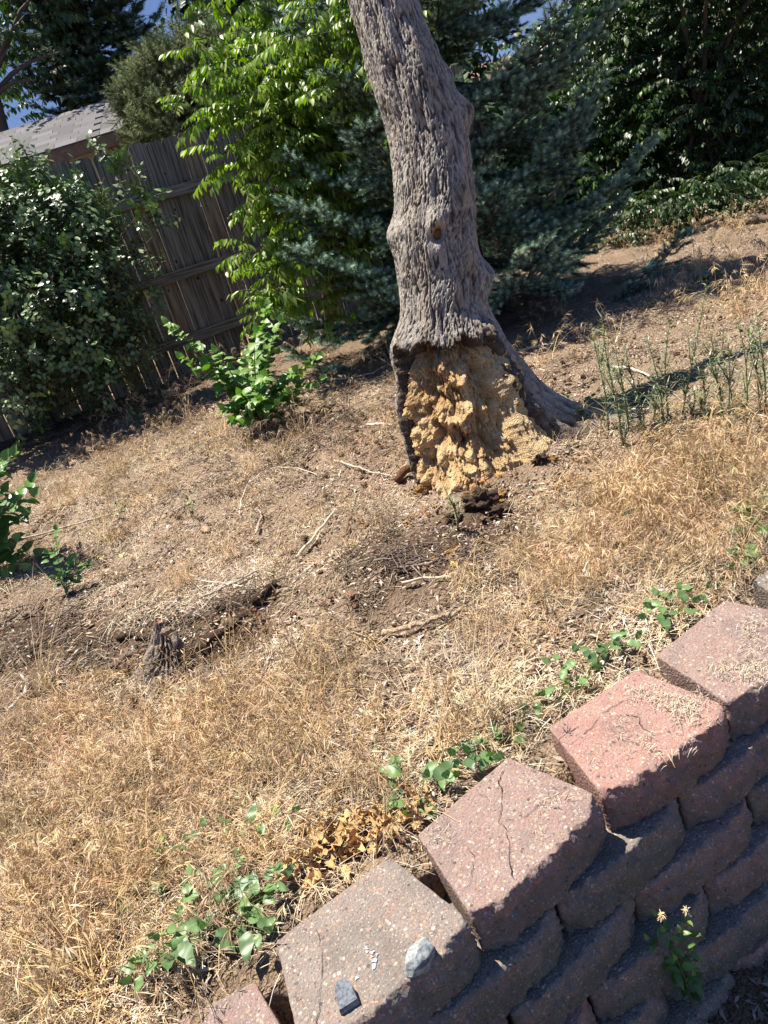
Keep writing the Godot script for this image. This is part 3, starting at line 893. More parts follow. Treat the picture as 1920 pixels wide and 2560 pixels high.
func conifer(o: Node3D, h: float, rad: float, sprigs: Array, whorl: float, per: int, droop: float, bark: Color, start := 0.25, step := 0.075, size := 1.0, lean := Vector3.ZERO) -> void:
	var mb := MB.new()
	mb.col = bark
	mb.tube([Vector3(0, -0.1, 0), Vector3(0, h * 0.5, 0) + lean * 0.5, Vector3(0, h, 0) + lean], [0.035 * h * 0.6, 0.016 * h, 0.004], 10)
	part(o, "trunk", mb.mesh(M.twig))
	var bb := MB.new(); bb.col = bark * 0.8
	var xs := []; var cs := []
	for m in sprigs: xs.append([]); cs.append([])
	var y := start
	var turn := 0.0
	while y < h * 0.985:
		turn += 1.1
		for k in per:
			var a := turn + TAU * k / per + rr(-0.3, 0.3)
			var L := rad * pow(1.0 - y / h, 0.75) * rr(0.72, 1.08) + 0.08
			var dir := Vector3(cos(a), 0, sin(a))
			var side := Vector3(-dir.z, 0, dir.x)
			var pts := []; var rd := []
			var m := 7
			for i in m:
				var s := float(i) / (m - 1)
				pts.append(Vector3(0, y, 0) + lean * (y / h) + dir * L * s + Vector3(0, L * (-droop * sin(s * 2.2) + 0.22 * s * s * s), 0))
				rd.append(0.011 * (1.1 - s) * (0.5 + L))
			bb.tube(pts, rd, 4)
			var s := 0.22
			while s <= 1.0:
				var kf := s * (m - 1); var i0 := mini(int(kf), m - 2)
				var p: Vector3 = pts[i0].lerp(pts[i0 + 1], kf - i0)
				var d: Vector3 = (pts[i0 + 1] - pts[i0]).normalized()
				for sd in [-1.0, 1.0]:
					var lat := L * 0.42 * (1.02 - s) + 0.10
					var ld: Vector3 = (d * 0.75 + side * sd * rr(0.7, 1.0) + Vector3(0, rr(-0.22, 0.1), 0)).normalized()
					var u := 0.02
					while u < lat:
						var q := p + ld * u + Vector3(0, -0.12 * u * u / lat, 0)
						var dd := (ld + rdir() * 0.45 + Vector3(0, 0.12, 0)).normalized()
						var z := R.randi() % sprigs.size()
						xs[z].append(Transform3D(frame(dd, Vector3.UP).scaled(Vector3.ONE * size * rr(0.8, 1.2)), q))
						var t := (1.0 + rr(-0.3, 0.25)) * (1.35 if u + step > lat else 1.0)  # outermost shoots lightened: pale new growth plus a painted tip highlight
						cs[z].append(Color(t, t, t))
						u += step * rr(0.7, 1.1)
				s += step / L * rr(0.9, 1.2)
			var z2 := R.randi() % sprigs.size()
			xs[z2].append(Transform3D(frame(pts[-1] - pts[-2], Vector3.UP).scaled(Vector3.ONE * size * 1.15), pts[-1]))
			cs[z2].append(Color(1.1, 1.1, 1.1))
		y += whorl * rr(0.8, 1.2)
	part(o, "branches", bb.mesh(M.twig)).set_meta("kind", "stuff")
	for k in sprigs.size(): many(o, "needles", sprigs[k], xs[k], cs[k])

func trees() -> void:
	# --- blue spruce behind the trunk
	var sb := on(1225, 800)
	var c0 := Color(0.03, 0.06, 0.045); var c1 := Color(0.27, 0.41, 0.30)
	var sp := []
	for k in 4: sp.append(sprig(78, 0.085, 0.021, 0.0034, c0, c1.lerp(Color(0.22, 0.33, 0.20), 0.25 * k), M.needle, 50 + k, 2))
	R.seed = 60
	var o := thing("blue_spruce", "blue green spruce with drooping branch tiers right behind the old trunk", "spruce", Vector3(1.12, gh(1.12, -5.35), -5.35))
	conifer(o, 4.4, 1.42, sp, 0.29, 7, 0.2, Color(0.09, 0.065, 0.05), 0.08, 0.062, 1.1)
	# --- dark conifers far left
	var dk := []
	for k in 3: dk.append(sprig(40, 0.17, 0.045, 0.010, Color(0.03, 0.055, 0.035), Color(0.11, 0.165, 0.09), M.needle, 70 + k, 4))
	R.seed = 61
	var p := at(290, 300, 14.0)
	o = thing("dark_fir", "tall dark green conifer behind the shed roof", "conifer", Vector3(p.x, 0.2, -14.0))
	conifer(o, 9.5, 1.9, dk, 0.30, 6, 0.16, Color(0.06, 0.045, 0.035), 0.5, 0.17, 1.3)
	p = at(560, 180, 16.5)
	o = thing("dark_fir", "slim dark conifer right of the juniper with blue sky beside its tip", "conifer", Vector3(p.x, 0.2, -16.5))
	conifer(o, 6.4, 1.3, dk, 0.32, 5, 0.16, Color(0.06, 0.045, 0.035), 0.5, 0.18, 1.3)
	# --- juniper: feathery olive sprays
	var jn := []
	for k in 3: jn.append(sprig(56, 0.20, 0.035, 0.007, Color(0.09, 0.12, 0.045), Color(0.23, 0.27, 0.11), M.needle, 80 + k, 6))
	R.seed = 62
	p = at(430, 330, 9.3)
	o = thing("juniper", "olive green feathery juniper behind the fence", "juniper", Vector3(p.x, 0.15, -9.3))
	limbs(o, "branch", Vector3(p.x, 0.1, -9.3), [at(350, 240, 9.1), at(300, 260, 9.2), at(420, 180, 9.2), at(520, 200, 9.3), at(560, 320, 9.2), at(450, 300, 9.0)], 0.04, Color(0.16, 0.11, 0.08))
	fill(o, "foliage", jn, [B(435, 230, 9.2, 0.38, 190), B(375, 250, 9.3, 0.28, 90), B(515, 190, 9.3, 0.4, 190), B(485, 330, 9.1, 0.5, 260), B(585, 260, 9.3, 0.45, 200), B(415, 330, 9.2, 0.35, 130), B(335, 265, 9.4, 0.16, 30), B(645, 330, 9.4, 0.5, 180), B(505, 480, 9.2, 0.6, 200)], 1, 0.3, 0.8, 1.3)
	# --- loose tree top left
	var ll := []
	for k in 3: ll.append(twig_hanging(9, 0.10, 0.045, 0.30, Color(0.045, 0.085, 0.03), Color(0.09, 0.14, 0.045), M.leaf, 90 + k))
	R.seed = 63
	p = at(-60, 330, 12.8)
	o = thing("loose_tree", "thin leafed deciduous tree with sky showing through at the left edge", "tree", Vector3(p.x, 0.15, -12.8))
	limbs(o, "trunk", Vector3(p.x, 0, -12.8), [at(-20, 20, 12.8) + Vector3(0, 2.5, 0)], 0.16, Color(0.10, 0.085, 0.07), 0.0)
	limbs(o, "limb", at(-30, 260, 12.8), [at(60, 40, 12.7), at(130, -60, 12.8), at(90, 200, 12.6), at(150, 130, 12.7), at(20, 120, 12.6)], 0.05, Color(0.10, 0.085, 0.07))
	fill(o, "foliage", ll, [B(40, 60, 13.4, 0.9, 90), B(130, 20, 13.6, 0.8, 65), B(90, 180, 13.6, 0.6, 45), B(150, 130, 13.8, 0.5, 28), B(10, 250, 13.6, 0.5, 28), B(20, -60, 13.4, 1.2, 120)], 0, 0.35, 0.9, 1.5)
	# --- bright green hanging tree in front of the fence
	var br := []
	for k in 4: br.append(twig_hanging(13, 0.06, 0.021, 0.19, Color(0.11, 0.185, 0.03), Color(0.34, 0.44, 0.075), M.bright, 100 + k))
	R.seed = 64
	p = on(830, 850)
	o = thing("bright_green_tree", "bright green tree with drooping pointed leaves in front of the fence", "tree", p)
	limbs(o, "trunk", p, [at(770, 300, 5.6), at(840, 200, 5.9)], 0.045, Color(0.13, 0.10, 0.07), 0.02)
	var bl := [B(688, 50, 5.6, 0.30, 65), B(778, 30, 5.7, 0.35, 75), B(598, 160, 5.4, 0.20, 32), B(706, 190, 5.4, 0.28, 62), B(586, 220, 5.3, 0.13, 17), B(758, 180, 5.5, 0.30, 68), B(766, 330, 5.3, 0.32, 87), B(721, 330, 5.2, 0.2, 42), B(681, 400, 5.2, 0.12, 17), B(818, 380, 5.4, 0.30, 68), B(771, 430, 5.2, 0.25, 57), B(766, 520, 5.2, 0.25, 57), B(731, 520, 5.1, 0.12, 20), B(671, 500, 5.0, 0.10, 15), B(641, 485, 5.0, 0.06, 6), B(808, 560, 5.2, 0.28, 62), B(868, 620, 5.2, 0.22, 40), B(738, 620, 5.0, 0.15, 22), B(718, 690, 4.9, 0.14, 20), B(798, 720, 5.0, 0.18, 27), B(888, 740, 5.1, 0.14, 17), B(678, 730, 4.8, 0.10, 11), B(918, 160, 5.9, 0.3, 50), B(898, 320, 5.8, 0.3, 50), B(518, 20, 5.8, 0.1, 6), B(888, 460, 5.6, 0.3, 56), B(688, -80, 5.7, 0.4, 87)]
	var tips := []
	for b in bl: tips.append(b[0] + rdir() * 0.05)
	limbs(o, "branch", at(790, 380, 5.6), tips, 0.014, Color(0.16, 0.13, 0.09), 0.12)
	for q in bl: q[2] = int(q[2] * 0.72)
	bl += [B(880, 60, 4.7, 0.26, 60), B(960, 30, 4.6, 0.2, 36), B(900, 210, 4.6, 0.18, 26), B(820, 120, 4.9, 0.25, 50), B(960, 130, 4.5, 0.12, 12), B(500, 140, 5.3, 0.1, 12), B(540, 290, 5.2, 0.1, 12), B(470, 250, 5.3, 0.06, 6), B(700, 300, 5.2, 0.3, 50), B(760, 250, 5.3, 0.3, 50), B(640, 260, 5.2, 0.2, 30), B(720, 460, 5.1, 0.25, 40), B(760, 640, 5.0, 0.2, 34), B(700, 760, 4.9, 0.14, 18), B(790, 780, 5.0, 0.14, 16), B(640, 640, 4.95, 0.12, 12), B(600, 410, 5.1, 0.14, 18)]
	fill(o, "foliage", br, bl, 0, 0.28, 0.75, 1.25, 0.3)
	# --- bush at the left edge
	var bu := []
	for k in 4: bu.append(twig_bush(13, 0.042, 0.028, 0.16, Color(0.06, 0.10, 0.045), Color(0.16, 0.235, 0.085), M.gloss, 110 + k))
	R.seed = 65
	p = on(150, 1040)
	o = thing("leafy_bush", "large dense bush of small dark glossy leaves before the fence at left", "bush", p)
	bl = [B(40, 620, 5.9, 0.45, 224), B(170, 610, 5.9, 0.36, 163), B(260, 660, 5.8, 0.24, 74), B(60, 800, 5.7, 0.6, 224), B(210, 790, 5.7, 0.4, 163), B(310, 840, 5.7, 0.2, 47), B(150, 930, 5.6, 0.5, 163), B(270, 960, 5.6, 0.30, 68), B(10, 970, 5.5, 0.4, 108), B(200, 520, 6.0, 0.14, 24), B(70, 490, 6.0, 0.24, 54), B(360, 500, 5.8, 0.07, 6), B(380, 570, 5.8, 0.07, 6), B(280, 430, 5.9, 0.10, 9), B(390, 700, 5.7, 0.07, 5), B(-80, 700, 5.8, 0.6, 170), B(-60, 520, 6.0, 0.25, 40)]
	tips = []
	for b in bl: tips.append(b[0] + rdir() * 0.08)
	limbs(o, "branch", p, tips, 0.016, Color(0.10, 0.075, 0.05), 0.08)
	fill(o, "foliage", bu, bl, 1, 0.32, 0.8, 1.3, 0.35)
	# --- dark leafy trees on the right
	var rt := []
	for k in 3: rt.append(twig_hanging(14, 0.06, 0.026, 0.24, Color(0.022, 0.05, 0.014), Color(0.06, 0.11, 0.028), M.leaf, 120 + k))
	R.seed = 66
	var rg := [["dense dark leafy tree filling the upper right corner", 8.2, [B(1830, 120, 8.2, 0.9, 330), B(1700, 60, 8.4, 0.8, 260), B(1880, 330, 8.0, 0.9, 330), B(1740, 290, 8.0, 0.7, 260), B(1920, 40, 8.2, 0.8, 160), B(1980, 200, 8.2, 1.0, 250), B(1850, -330, 7.2, 1.0, 220), B(2050, -250, 7.2, 1.0, 200), B(1680, -330, 7.4, 0.9, 200), B(1830, 480, 7.8, 0.5, 170), B(1960, 470, 7.8, 0.6, 160), B(1780, -80, 8.4, 1.0, 260), B(1820, 560, 7.6, 0.35, 110), B(1930, 545, 7.6, 0.35, 110), B(1720, 570, 7.7, 0.3, 90)]],  # unseen crown masses above the frame are added to shade the shrub row
		["shaded leafy tree between the spruce and the upper right tree", 8.8, [B(1560, 160, 8.8, 0.7, 230), B(1620, 330, 8.6, 0.7, 240), B(1500, 330, 9.0, 0.8, 220), B(1680, 440, 8.2, 0.5, 170), B(1570, 470, 8.4, 0.5, 160), B(1560, -20, 8.9, 0.7, 120), B(1700, 160, 8.6, 0.5, 130), B(1600, 590, 7.9, 0.3, 90), B(1520, 580, 8.2, 0.4, 110)]]]
	rg.append(["low dark shrubbery growing along the timber edging", 6.6, [B(1560, 560, 6.9, 0.3, 90), B(1640, 555, 6.7, 0.32, 100), B(1720, 535, 6.6, 0.32, 100), B(1800, 515, 6.5, 0.32, 100), B(1880, 495, 6.4, 0.34, 110), B(1960, 480, 6.4, 0.34, 100), B(1480, 590, 7.0, 0.3, 80)]])
	for g in rg:
		p = g[2][3][0]
		o = thing("dark_leafy_tree", g[0], "tree", Vector3(p.x, gh(p.x, p.z), p.z))
		tips = []
		for b in g[2]: tips.append(b[0])
		limbs(o, "trunk", o.position, [p + Vector3(0, 0.4 if g[1] > 7.0 else -0.1, 0)], 0.09 if g[1] > 7.0 else 0.03, Color(0.10, 0.08, 0.06), 0.0)
		limbs(o, "branch", p, tips, 0.03, Color(0.10, 0.08, 0.06))
		fill(o, "foliage", rt, g[2], 0, 0.35, 0.85 if g[1] > 7.0 else 0.55, 1.4 if g[1] > 7.0 else 0.9, 0.3)
	# --- trees far behind, closing the yard
	var ft := []
	for k in 2: ft.append(twig_bush(12, 0.15, 0.09, 0.4, Color(0.03, 0.06, 0.02), Color(0.08, 0.13, 0.04), M.leaf, 130 + k))
	R.seed = 67
	var fars := [["round tree behind the bright green tree", 700, 120, 13.0, 1.3], ["broad dark tree behind the old trunk", 1000, 160, 13.0, 1.5], ["tree behind the spruce's right side", 1480, 130, 15.0, 1.3], ["tall background tree beyond the right corner", 1800, 50, 14.0, 2.0], ["low tree between juniper and bright green tree", 640, 330, 11.5, 1.0], ["leafy shrub row behind the spruce base", 1250, 480, 9.5, 0.9], ["leafy shrub behind the fence end", 900, 420, 9.5, 1.0], ["low shrub under the right trees", 1620, 470, 9.8, 0.8], ["low shrub at the right yard edge", 1880, 420, 10.0, 0.9]]
	for f in fars:
		p = at(f[1], f[2], f[3])
		o = thing("background_tree", f[0], "tree", Vector3(p.x, 0.15, p.z))
		limbs(o, "trunk", o.position, [p], 0.11, Color(0.09, 0.07, 0.055), 0.0)
		var rad: float = f[4]
		var bb := []
		for k in 7: bb.append([p + rdir() * rad * 0.6, rad * 0.6, int(85 * rad * rad) + 40])
		if p.y > 1.5: bb.append([Vector3(p.x, p.y - rad, p.z), rad * 0.8, int(90 * rad * rad)])
		fill(o, "foliage", ft, bb, 1, 0.35, 0.8, 1.4, 0.3)

# ---------------------------------------------------------------- plants with leaves one can pick out
func leaf_meshes(L: float, W: float, c0: Color, c1: Color, blunt: float, mat: Material, sd: int, n := 4, wave := 0.03) -> Array:
	R.seed = sd
	var a := []
	for k in n:
		var mb := MB.new()
		mb.col = jit(c0.lerp(c1, float(k) / (n - 1)), 0.1)
		mb.leaf(Transform3D(), L * rr(0.9, 1.1), W * rr(0.9, 1.1), rr(0.2, 0.9), rr(0.1, 0.35), 6, blunt, wave)
		a.append(mb.mesh(mat))
	return a

func leafy(called: String, label: String, category: String, base: Vector3, tips: Array, meshes: Array, gap: float, size: float, stem_r := 0.004, stem_c := Color(0.12, 0.14, 0.05), first := 0.25, arch := 0.12) -> Node3D:
	var o := thing(called, label, category, base)
	for tp in tips:
		var mb := MB.new()
		mb.col = stem_c
		var d: Vector3 = tp - base
		var pts := []; var rad := []
		for i in 8:
			var s := i / 7.0
			pts.append(d * s + Vector3(0, d.length() * arch * sin(s * PI), 0)); rad.append(stem_r * (1.1 - 0.85 * s))
		mb.tube(pts, rad, 5)
		part(o, "stem", mb.mesh(M.twig))
		var s := first
		var i := 0
		while s < 1.0:
			var k := s * 7.0; var i0 := mini(int(k), 6)
			var p: Vector3 = pts[i0].lerp(pts[i0 + 1], k - i0)
			var ax: Vector3 = (pts[i0 + 1] - pts[i0]).normalized()
			var sidev := ax.cross(Vector3.UP).normalized()
			var dir := (sidev * (1.0 if i % 2 else -1.0) * rr(0.5, 1.0) + ax * rr(0.1, 0.7) + Vector3(0, rr(-0.35, 0.35), 0) + rdir() * 0.35).normalized()
			var up := Vector3(rr(-0.4, 0.4), 1, rr(-0.1, 0.6))
			var sc := size * rr(0.7, 1.15) * (1.0 - 0.45 * maxf(0, s - 0.6) / 0.4)
			var m: ArrayMesh = meshes[clampi(int(s * meshes.size() + rr(-0.9, 0.9)), 0, meshes.size() - 1)]
			part(o, "leaf", m, Transform3D(frame(dir, up).scaled(Vector3.ONE * sc), p + dir * 0.008 * size))
			s += gap / maxf(d.length(), 0.02) * rr(0.7, 1.2)
			i += 1
		part(o, "leaf", meshes[-1], Transform3D(frame((d.normalized() + Vector3(0, 0.1, 0)), Vector3(0, 0.4, 1)).scaled(Vector3.ONE * size * 0.6), d))
	return o

func weed(label: String, b: Vector3, top: Vector3, dens: float, col: Color, grp := "tall narrow leaved weeds right of the tree") -> void:
	var o := thing("tall_weed", label, "weed", b, grp)
	var mb := MB.new()
	mb.col = col * Color(1.1, 0.85, 0.8)
	var d := top - b
	var pts := []; var rad := []
	for i in 6:
		var s := i / 5.0
		pts.append(d * s + Vector3(sin(s * 3.0 + d.x * 40.0) * 0.022, 0, sin(s * 2.5 + d.y * 30.0) * 0.02)); rad.append(0.0035 * (1.15 - s))
	mb.tube(pts, rad, 5)
	part(o, "stem", mb.mesh(M.twig))
	mb = MB.new()
	var n := int(d.length() * dens * 1.2)
	for i in n:
		var s := 0.04 + 0.96 * i / n
		var k := s * 5.0; var i0 := mini(int(k), 4)
		var p: Vector3 = pts[i0].lerp(pts[i0 + 1], k - i0)
		var a := i * 2.4
		mb.col = jit(col.lerp(col * 1.5, s), 0.25)
		if s < 0.25 and R.randf() < 0.45: mb.col = Color(0.35, 0.26, 0.13)
		mb.blade(p, Vector3(cos(a), rr(0.2, 1.3), sin(a)), 0.07 * (1.1 - 0.55 * s) * rr(0.4, 1.35), 0.0054, rr(0.1, 0.9), 3)
	part(o, "foliage", mb.mesh(M.leaf))
	if R.randf() < 0.9:
		for bch in R.randi_range(2, 6):       # side shoots
			var s := rr(0.15, 0.8)
			var st: Vector3 = pts[int(s * 5.0)]
			var a := rr(0, TAU)
			var e := st + Vector3(cos(a) * 0.4, 1.0, sin(a) * 0.4) * d.length() * rr(0.15, 0.3)
			mb = MB.new(); mb.col = col
			mb.tube([st, (st + e) * 0.5 + Vector3(0, 0.005, 0), e], [0.002, 0.0015, 0.0008], 4)
			for i in 12:
				var q := st.lerp(e, (i + 1) / 12.0)
				mb.col = jit(col * 1.3, 0.25)
				mb.blade(q, Vector3(cos(i * 2.4), rr(0.5, 1.3), sin(i * 2.4)), 0.03 * rr(0.7, 1.2), 0.004, rr(0.1, 0.8), 2)
			part(o, "side_shoot", mb.mesh(M.leaf))

func plants() -> void:
	var heart := leaf_meshes(0.08, 0.055, Color(0.065, 0.145, 0.035), Color(0.20, 0.34, 0.07), 0.52, M.leaf, 140)
	R.seed = 141
	var b := on(655, 1070)
	var z := -b.z
	var tips := []
	for q in [[418, 808, 0.0], [455, 895, 0.15], [668, 765, -0.1], [700, 805, 0.1], [640, 830, 0.2], [795, 895, 0.0], [800, 950, 0.2], [560, 930, -0.1], [600, 985, 0.3], [720, 980, 0.3], [560, 1020, 0.2], [760, 1010, 0.1], [660, 940, 0.35], [615, 890, -0.2], [540, 880, 0.1], [690, 1010, 0.35], [585, 1050, 0.3], [735, 930, 0.2], [650, 1000, 0.4]]:
		tips.append(at(q[0], q[1], z - q[2]))
	leafy("leafy_sapling", "bushy bright green sapling of heart shaped leaves before the fence", "sapling", b, tips, heart, 0.019, 1.15, 0.005, Color(0.12, 0.14, 0.05), 0.16)
	R.seed = 142
	var big := leaf_meshes(0.075, 0.045, Color(0.045, 0.10, 0.03), Color(0.12, 0.24, 0.05), 0.6, M.gloss, 143)
	R.seed = 144
	b = on(-60, 1450)
	z = -b.z
	tips = []
	for q in [[30, 1140, 0.1], [75, 1205, 0.0], [60, 1290, 0.1], [85, 1385, 0.1], [10, 1230, 0.1], [35, 1350, 0.15], [10, 1150, 0.2], [-20, 1180, 0.0], [55, 1420, 0.2], [80, 1240, 0.25]]:
		tips.append(at(q[0], q[1], z - q[2]))
	leafy("broad_leaf_shrub", "low shrub of broad shiny green leaves cut by the left edge", "shrub", b, tips, big, 0.026, 1.5, 0.004)
	R.seed = 145
	b = on(165, 1480)
	z = -b.z
	tips = []
	for q in [[140, 1325, 0.0], [185, 1395, 0.03], [220, 1410, 0.0], [118, 1385, 0.02], [150, 1440, 0.06], [195, 1450, 0.05]]:
		tips.append(at(q[0], q[1], z - q[2]))
	leafy("seedling", "small green seedling with toothed leaves near the left edge", "seedling", b, tips, big, 0.018, 0.7, 0.002)
	R.seed = 146
	b = on(480, 1296); leafy("seedling", "tiny green seedling right of centre among the straw, beside a bark flake", "seedling", b, [at(470, 1250, -b.z), at(485, 1258, -b.z)], big, 0.012, 0.36, 0.0015)
	b = on(297, 1300); leafy("seedling", "tiny yellow green seedling among the straw above the small sapling", "seedling", b, [at(290, 1262, -b.z), at(312, 1268, -b.z)], big, 0.014, 0.4, 0.0015)
	# --- bindweed
	var bind := leaf_meshes(0.038, 0.022, Color(0.06, 0.115, 0.055), Color(0.18, 0.29, 0.10), 0.6, M.leaf, 150, 5, 0.10)
	R.seed = 151
	var vines := [
		["broad leaved bindweed left of the nearest grey block", [[640, 2330], [620, 2270], [560, 2290], [500, 2240], [470, 2330], [420, 2380], [390, 2440], [360, 2500], [690, 2250], [735, 2230], [600, 2210], [545, 2350], [680, 2370]], 1.2, 0.013],
		["dusty dark bindweed trailing through straw above the broad leaved bindweed", [[390, 2140], [480, 2150], [520, 2120], [570, 2100], [630, 2100], [740, 2080], [330, 2270], [310, 2300]], 1.05, 0.03],
		["bindweed at the left corner of the cracked block", [[1010, 1990], [1035, 2040], [985, 2010], [1090, 1990], [1120, 1980], [1000, 1960], [1140, 1960]], 1.2, 0.025],
		["yellowing bindweed behind the cracked block", [[1170, 1960], [1190, 1920], [1210, 1890], [1250, 1870], [1160, 1930], [1300, 1850], [1240, 1920]], 1.2, 0.022],
		["green bindweed behind the red block", [[1370, 1760], [1400, 1700], [1440, 1680], [1480, 1690], [1500, 1660], [1540, 1650], [1560, 1620], [1590, 1640], [1340, 1800], [1420, 1740], [1460, 1730]], 1.2, 0.024],
		["bindweed sprig in the joint between red block and right block", [[1735, 1690], [1750, 1680], [1720, 1705], [1760, 1700]], 0.8, 0.016],
		["bindweed behind the right block in the straw", [[1640, 1560], [1660, 1530], [1700, 1510], [1740, 1530], [1760, 1500], [1690, 1560], [1630, 1590]], 1.2, 0.024],
		["green leafy weed at the right edge above the last block", [[1890, 1290], [1870, 1330], [1910, 1330], [1860, 1390], [1890, 1370], [1850, 1420], [1910, 1270], [1840, 1450]], 1.3, 0.03],
		["small green ground plant right of the tree root", [[1400, 1015], [1430, 1018], [1460, 1022], [1480, 1015], [1445, 1030], [1415, 1030]], 1.0, 0.02],
	]
	for vn in vines:
		var f: Array = vn[1][0]
		b = on(f[0], f[1])
		tips = []
		for q in vn[1]: tips.append(on(q[0], q[1], rr(0.02, 0.055)) + Vector3(rr(-0.01, 0.01), 0, rr(-0.01, 0.01)))
		var mid := Vector3.ZERO
		for q in tips: mid += q
		mid /= tips.size()
		leafy("bindweed", vn[0], "bindweed", Vector3(mid.x, gh(mid.x, mid.z), mid.z), tips, bind, vn[3], vn[2], 0.0012, Color(0.16, 0.19, 0.07), 0.55, 0.1)
	# sprig reaching over the lower course at the right
	R.seed = 152
	b = at(1840, 1880, 1.22)
	leafy("bindweed", "bindweed runner hanging over the lower right blocks", "bindweed", at(1935, 1855, 1.17), [at(1840, 1850, 1.13), at(1862, 1842, 1.13)], bind, 0.02, 0.75, 0.001, Color(0.16, 0.19, 0.07), 0.1, 0.2)
	# weed at the foot of the wall
	b = at_wall(1735, 2520, 0.105)
	tips = []
	for q in [[1660, 2330, 0.02], [1700, 2330, 0.05], [1735, 2440, 0.05], [1690, 2400, 0.06], [1650, 2400, 0.0], [1730, 2380, 0.03], [1620, 2350, 0.0], [1640, 2290, 0.0], [1715, 2290, 0.03]]:
		tips.append(at_wall(q[0], q[1], 0.085 + q[2] * 0.7))
	var wl := leaf_meshes(0.045, 0.022, Color(0.05, 0.10, 0.03), Color(0.14, 0.25, 0.05), 0.6, M.leaf, 153)
	R.seed = 154
	var o := leafy("foot_weed", "leafy weed with two dried flower heads growing before the lower wall courses", "weed", b, tips, wl, 0.027, 0.6, 0.0012)
	for q in [[1655, 2296], [1717, 2282]]:
		var mb := MB.new()
		mb.col = Color(0.46, 0.36, 0.2)
		var c := at_wall(q[0], q[1], 0.125) - b
		for k in 60:
			var d := (rdir() + Vector3(0, -0.25, 0)).normalized()
			mb.col = jit(Color(0.46, 0.35, 0.2), 0.3)
			mb.blade(c + Vector3(0, rr(0, 0.012), 0), d, rr(0.005, 0.011), 0.003, 1.2, 2)
		part(o, "dried_flower", mb.mesh(M.straw))
	# mullein rosette
	R.seed = 155
	b = on(1768, 700)
	o = thing("mullein", "grey green mullein rosette with upright oval leaves on the bare slope", "plant", b)
	var ml := leaf_meshes(0.13, 0.052, Color(0.085, 0.14, 0.07), Color(0.13, 0.20, 0.09), 0.75, M.leaf, 156)
	for k in 9:
		var a := TAU * k / 9.0 + rr(-0.2, 0.2)
		part(o, "leaf", ml[k % 4], Transform3D(frame(Vector3(cos(a), rr(0.5, 1.5), sin(a) * 0.8), Vector3(-cos(a), 0.8, -sin(a))).scaled(Vector3.ONE * rr(0.75, 1.1)), Vector3.ZERO))
	# tall weeds
	R.seed = 157
	var gr := Color(0.19, 0.215, 0.125)
	var ws := [[1539, 1113, 1524, 806, 130, "tallest slender weed nearest the tree root"], [1509, 1083, 1489, 829, 100, "thin weed left of the tallest slender weed"], [1562, 1075, 1550, 859, 100, "reddish thin weed just right of the tallest slender weed"], [1590, 1072, 1580, 874, 95, "sparse weed leaning between the slender weeds"], [1670, 1050, 1681, 806, 150, "dense dark weed in the middle of the weed row"], [1711, 1048, 1752, 730, 130, "pale weed leaning right behind the dense dark weed"], [1782, 1052, 1788, 892, 140, "short bushy weed right of the dense dark weed"], [1819, 1041, 1830, 836, 130, "dark branched weed beside the short bushy weed"], [1890, 1014, 1905, 810, 110, "branched weed nearest the right edge"], [1636, 1052, 1627, 967, 130, "low weed sprout left of the dense dark weed"], [1455, 1080, 1440, 1020, 100, "low weed sprout over the root tip shadow"], [1132, 1335, 1120, 1215, 110, "lone thin green weed in front of the hollow"], [1745, 1046, 1735, 900, 120, "feathery weed behind the pale leaning weed"], [1850, 1060, 1862, 930, 120, "small weed in front of the branched weed"], [1560, 1330, 1575, 1250, 90, "little grey green weed in straw right of the hollow"]]
	for k in 13:
		b = on(rr(1480, 1915), rr(1040, 1120))
		weed("slim grey green weed in the crowd of weeds along the row right of the root", b, b + Vector3(rr(-0.04, 0.06), rr(0.10, 0.42), rr(-0.07, 0.07)), rr(60, 130), jit(gr, 0.25), "small weeds crowding the weed row")
	for w in ws:
		b = on(w[0], w[1])
		weed(w[5], b, b + (at(w[2], w[3], -b.z) - b) * 1.08, w[4], jit(gr, 0.15))

# ---------------------------------------------------------------- loose things
func stick(called: String, label: String, px: Array, r0: float, r1: float, col: Color, lift := 0.006, cat := "stick") -> void:
	var pts := []; var rad := []
	var p0 := on(px[0][0], px[0][1])
	for i in px.size():
		var s := float(i) / (px.size() - 1)
		pts.append(on(px[i][0], px[i][1], lift + (0.008 if cat == "stick" else 0.0) + lerpf(r0, r1, s) * 0.8)); rad.append(lerpf(r0, r1, s))
	var fine := []; var fr := []
	for i in pts.size() - 1:
		for k in 5:
			var s := k / 5.0
			var q: Vector3 = pts[i].lerp(pts[i + 1], s)
			q += Vector3(nA.get_noise_3dv(q * 22.0), nA.get_noise_3dv(q * 22.0 + Vector3(7, 7, 7)) * 0.5, nA.get_noise_3dv(q * 22.0 + Vector3(3, 1, 5))) * (r0 * 1.3)
			fine.append(q - p0); fr.append(lerpf(rad[i], rad[i + 1], s) * rr(0.88, 1.12))
	fine.append(pts[-1] - p0); fr.append(rad[-1])
	var mb := MB.new()
	mb.col = col
	mb.tube(fine, fr, 8)
	for i in mb.c.size(): mb.c[i] = jit(col, 0.18)
	var o := part(self, called, mb.mesh(M.wood if r0 > 0.008 else M.twig))
	o.position = p0
	tag(o, label, cat)

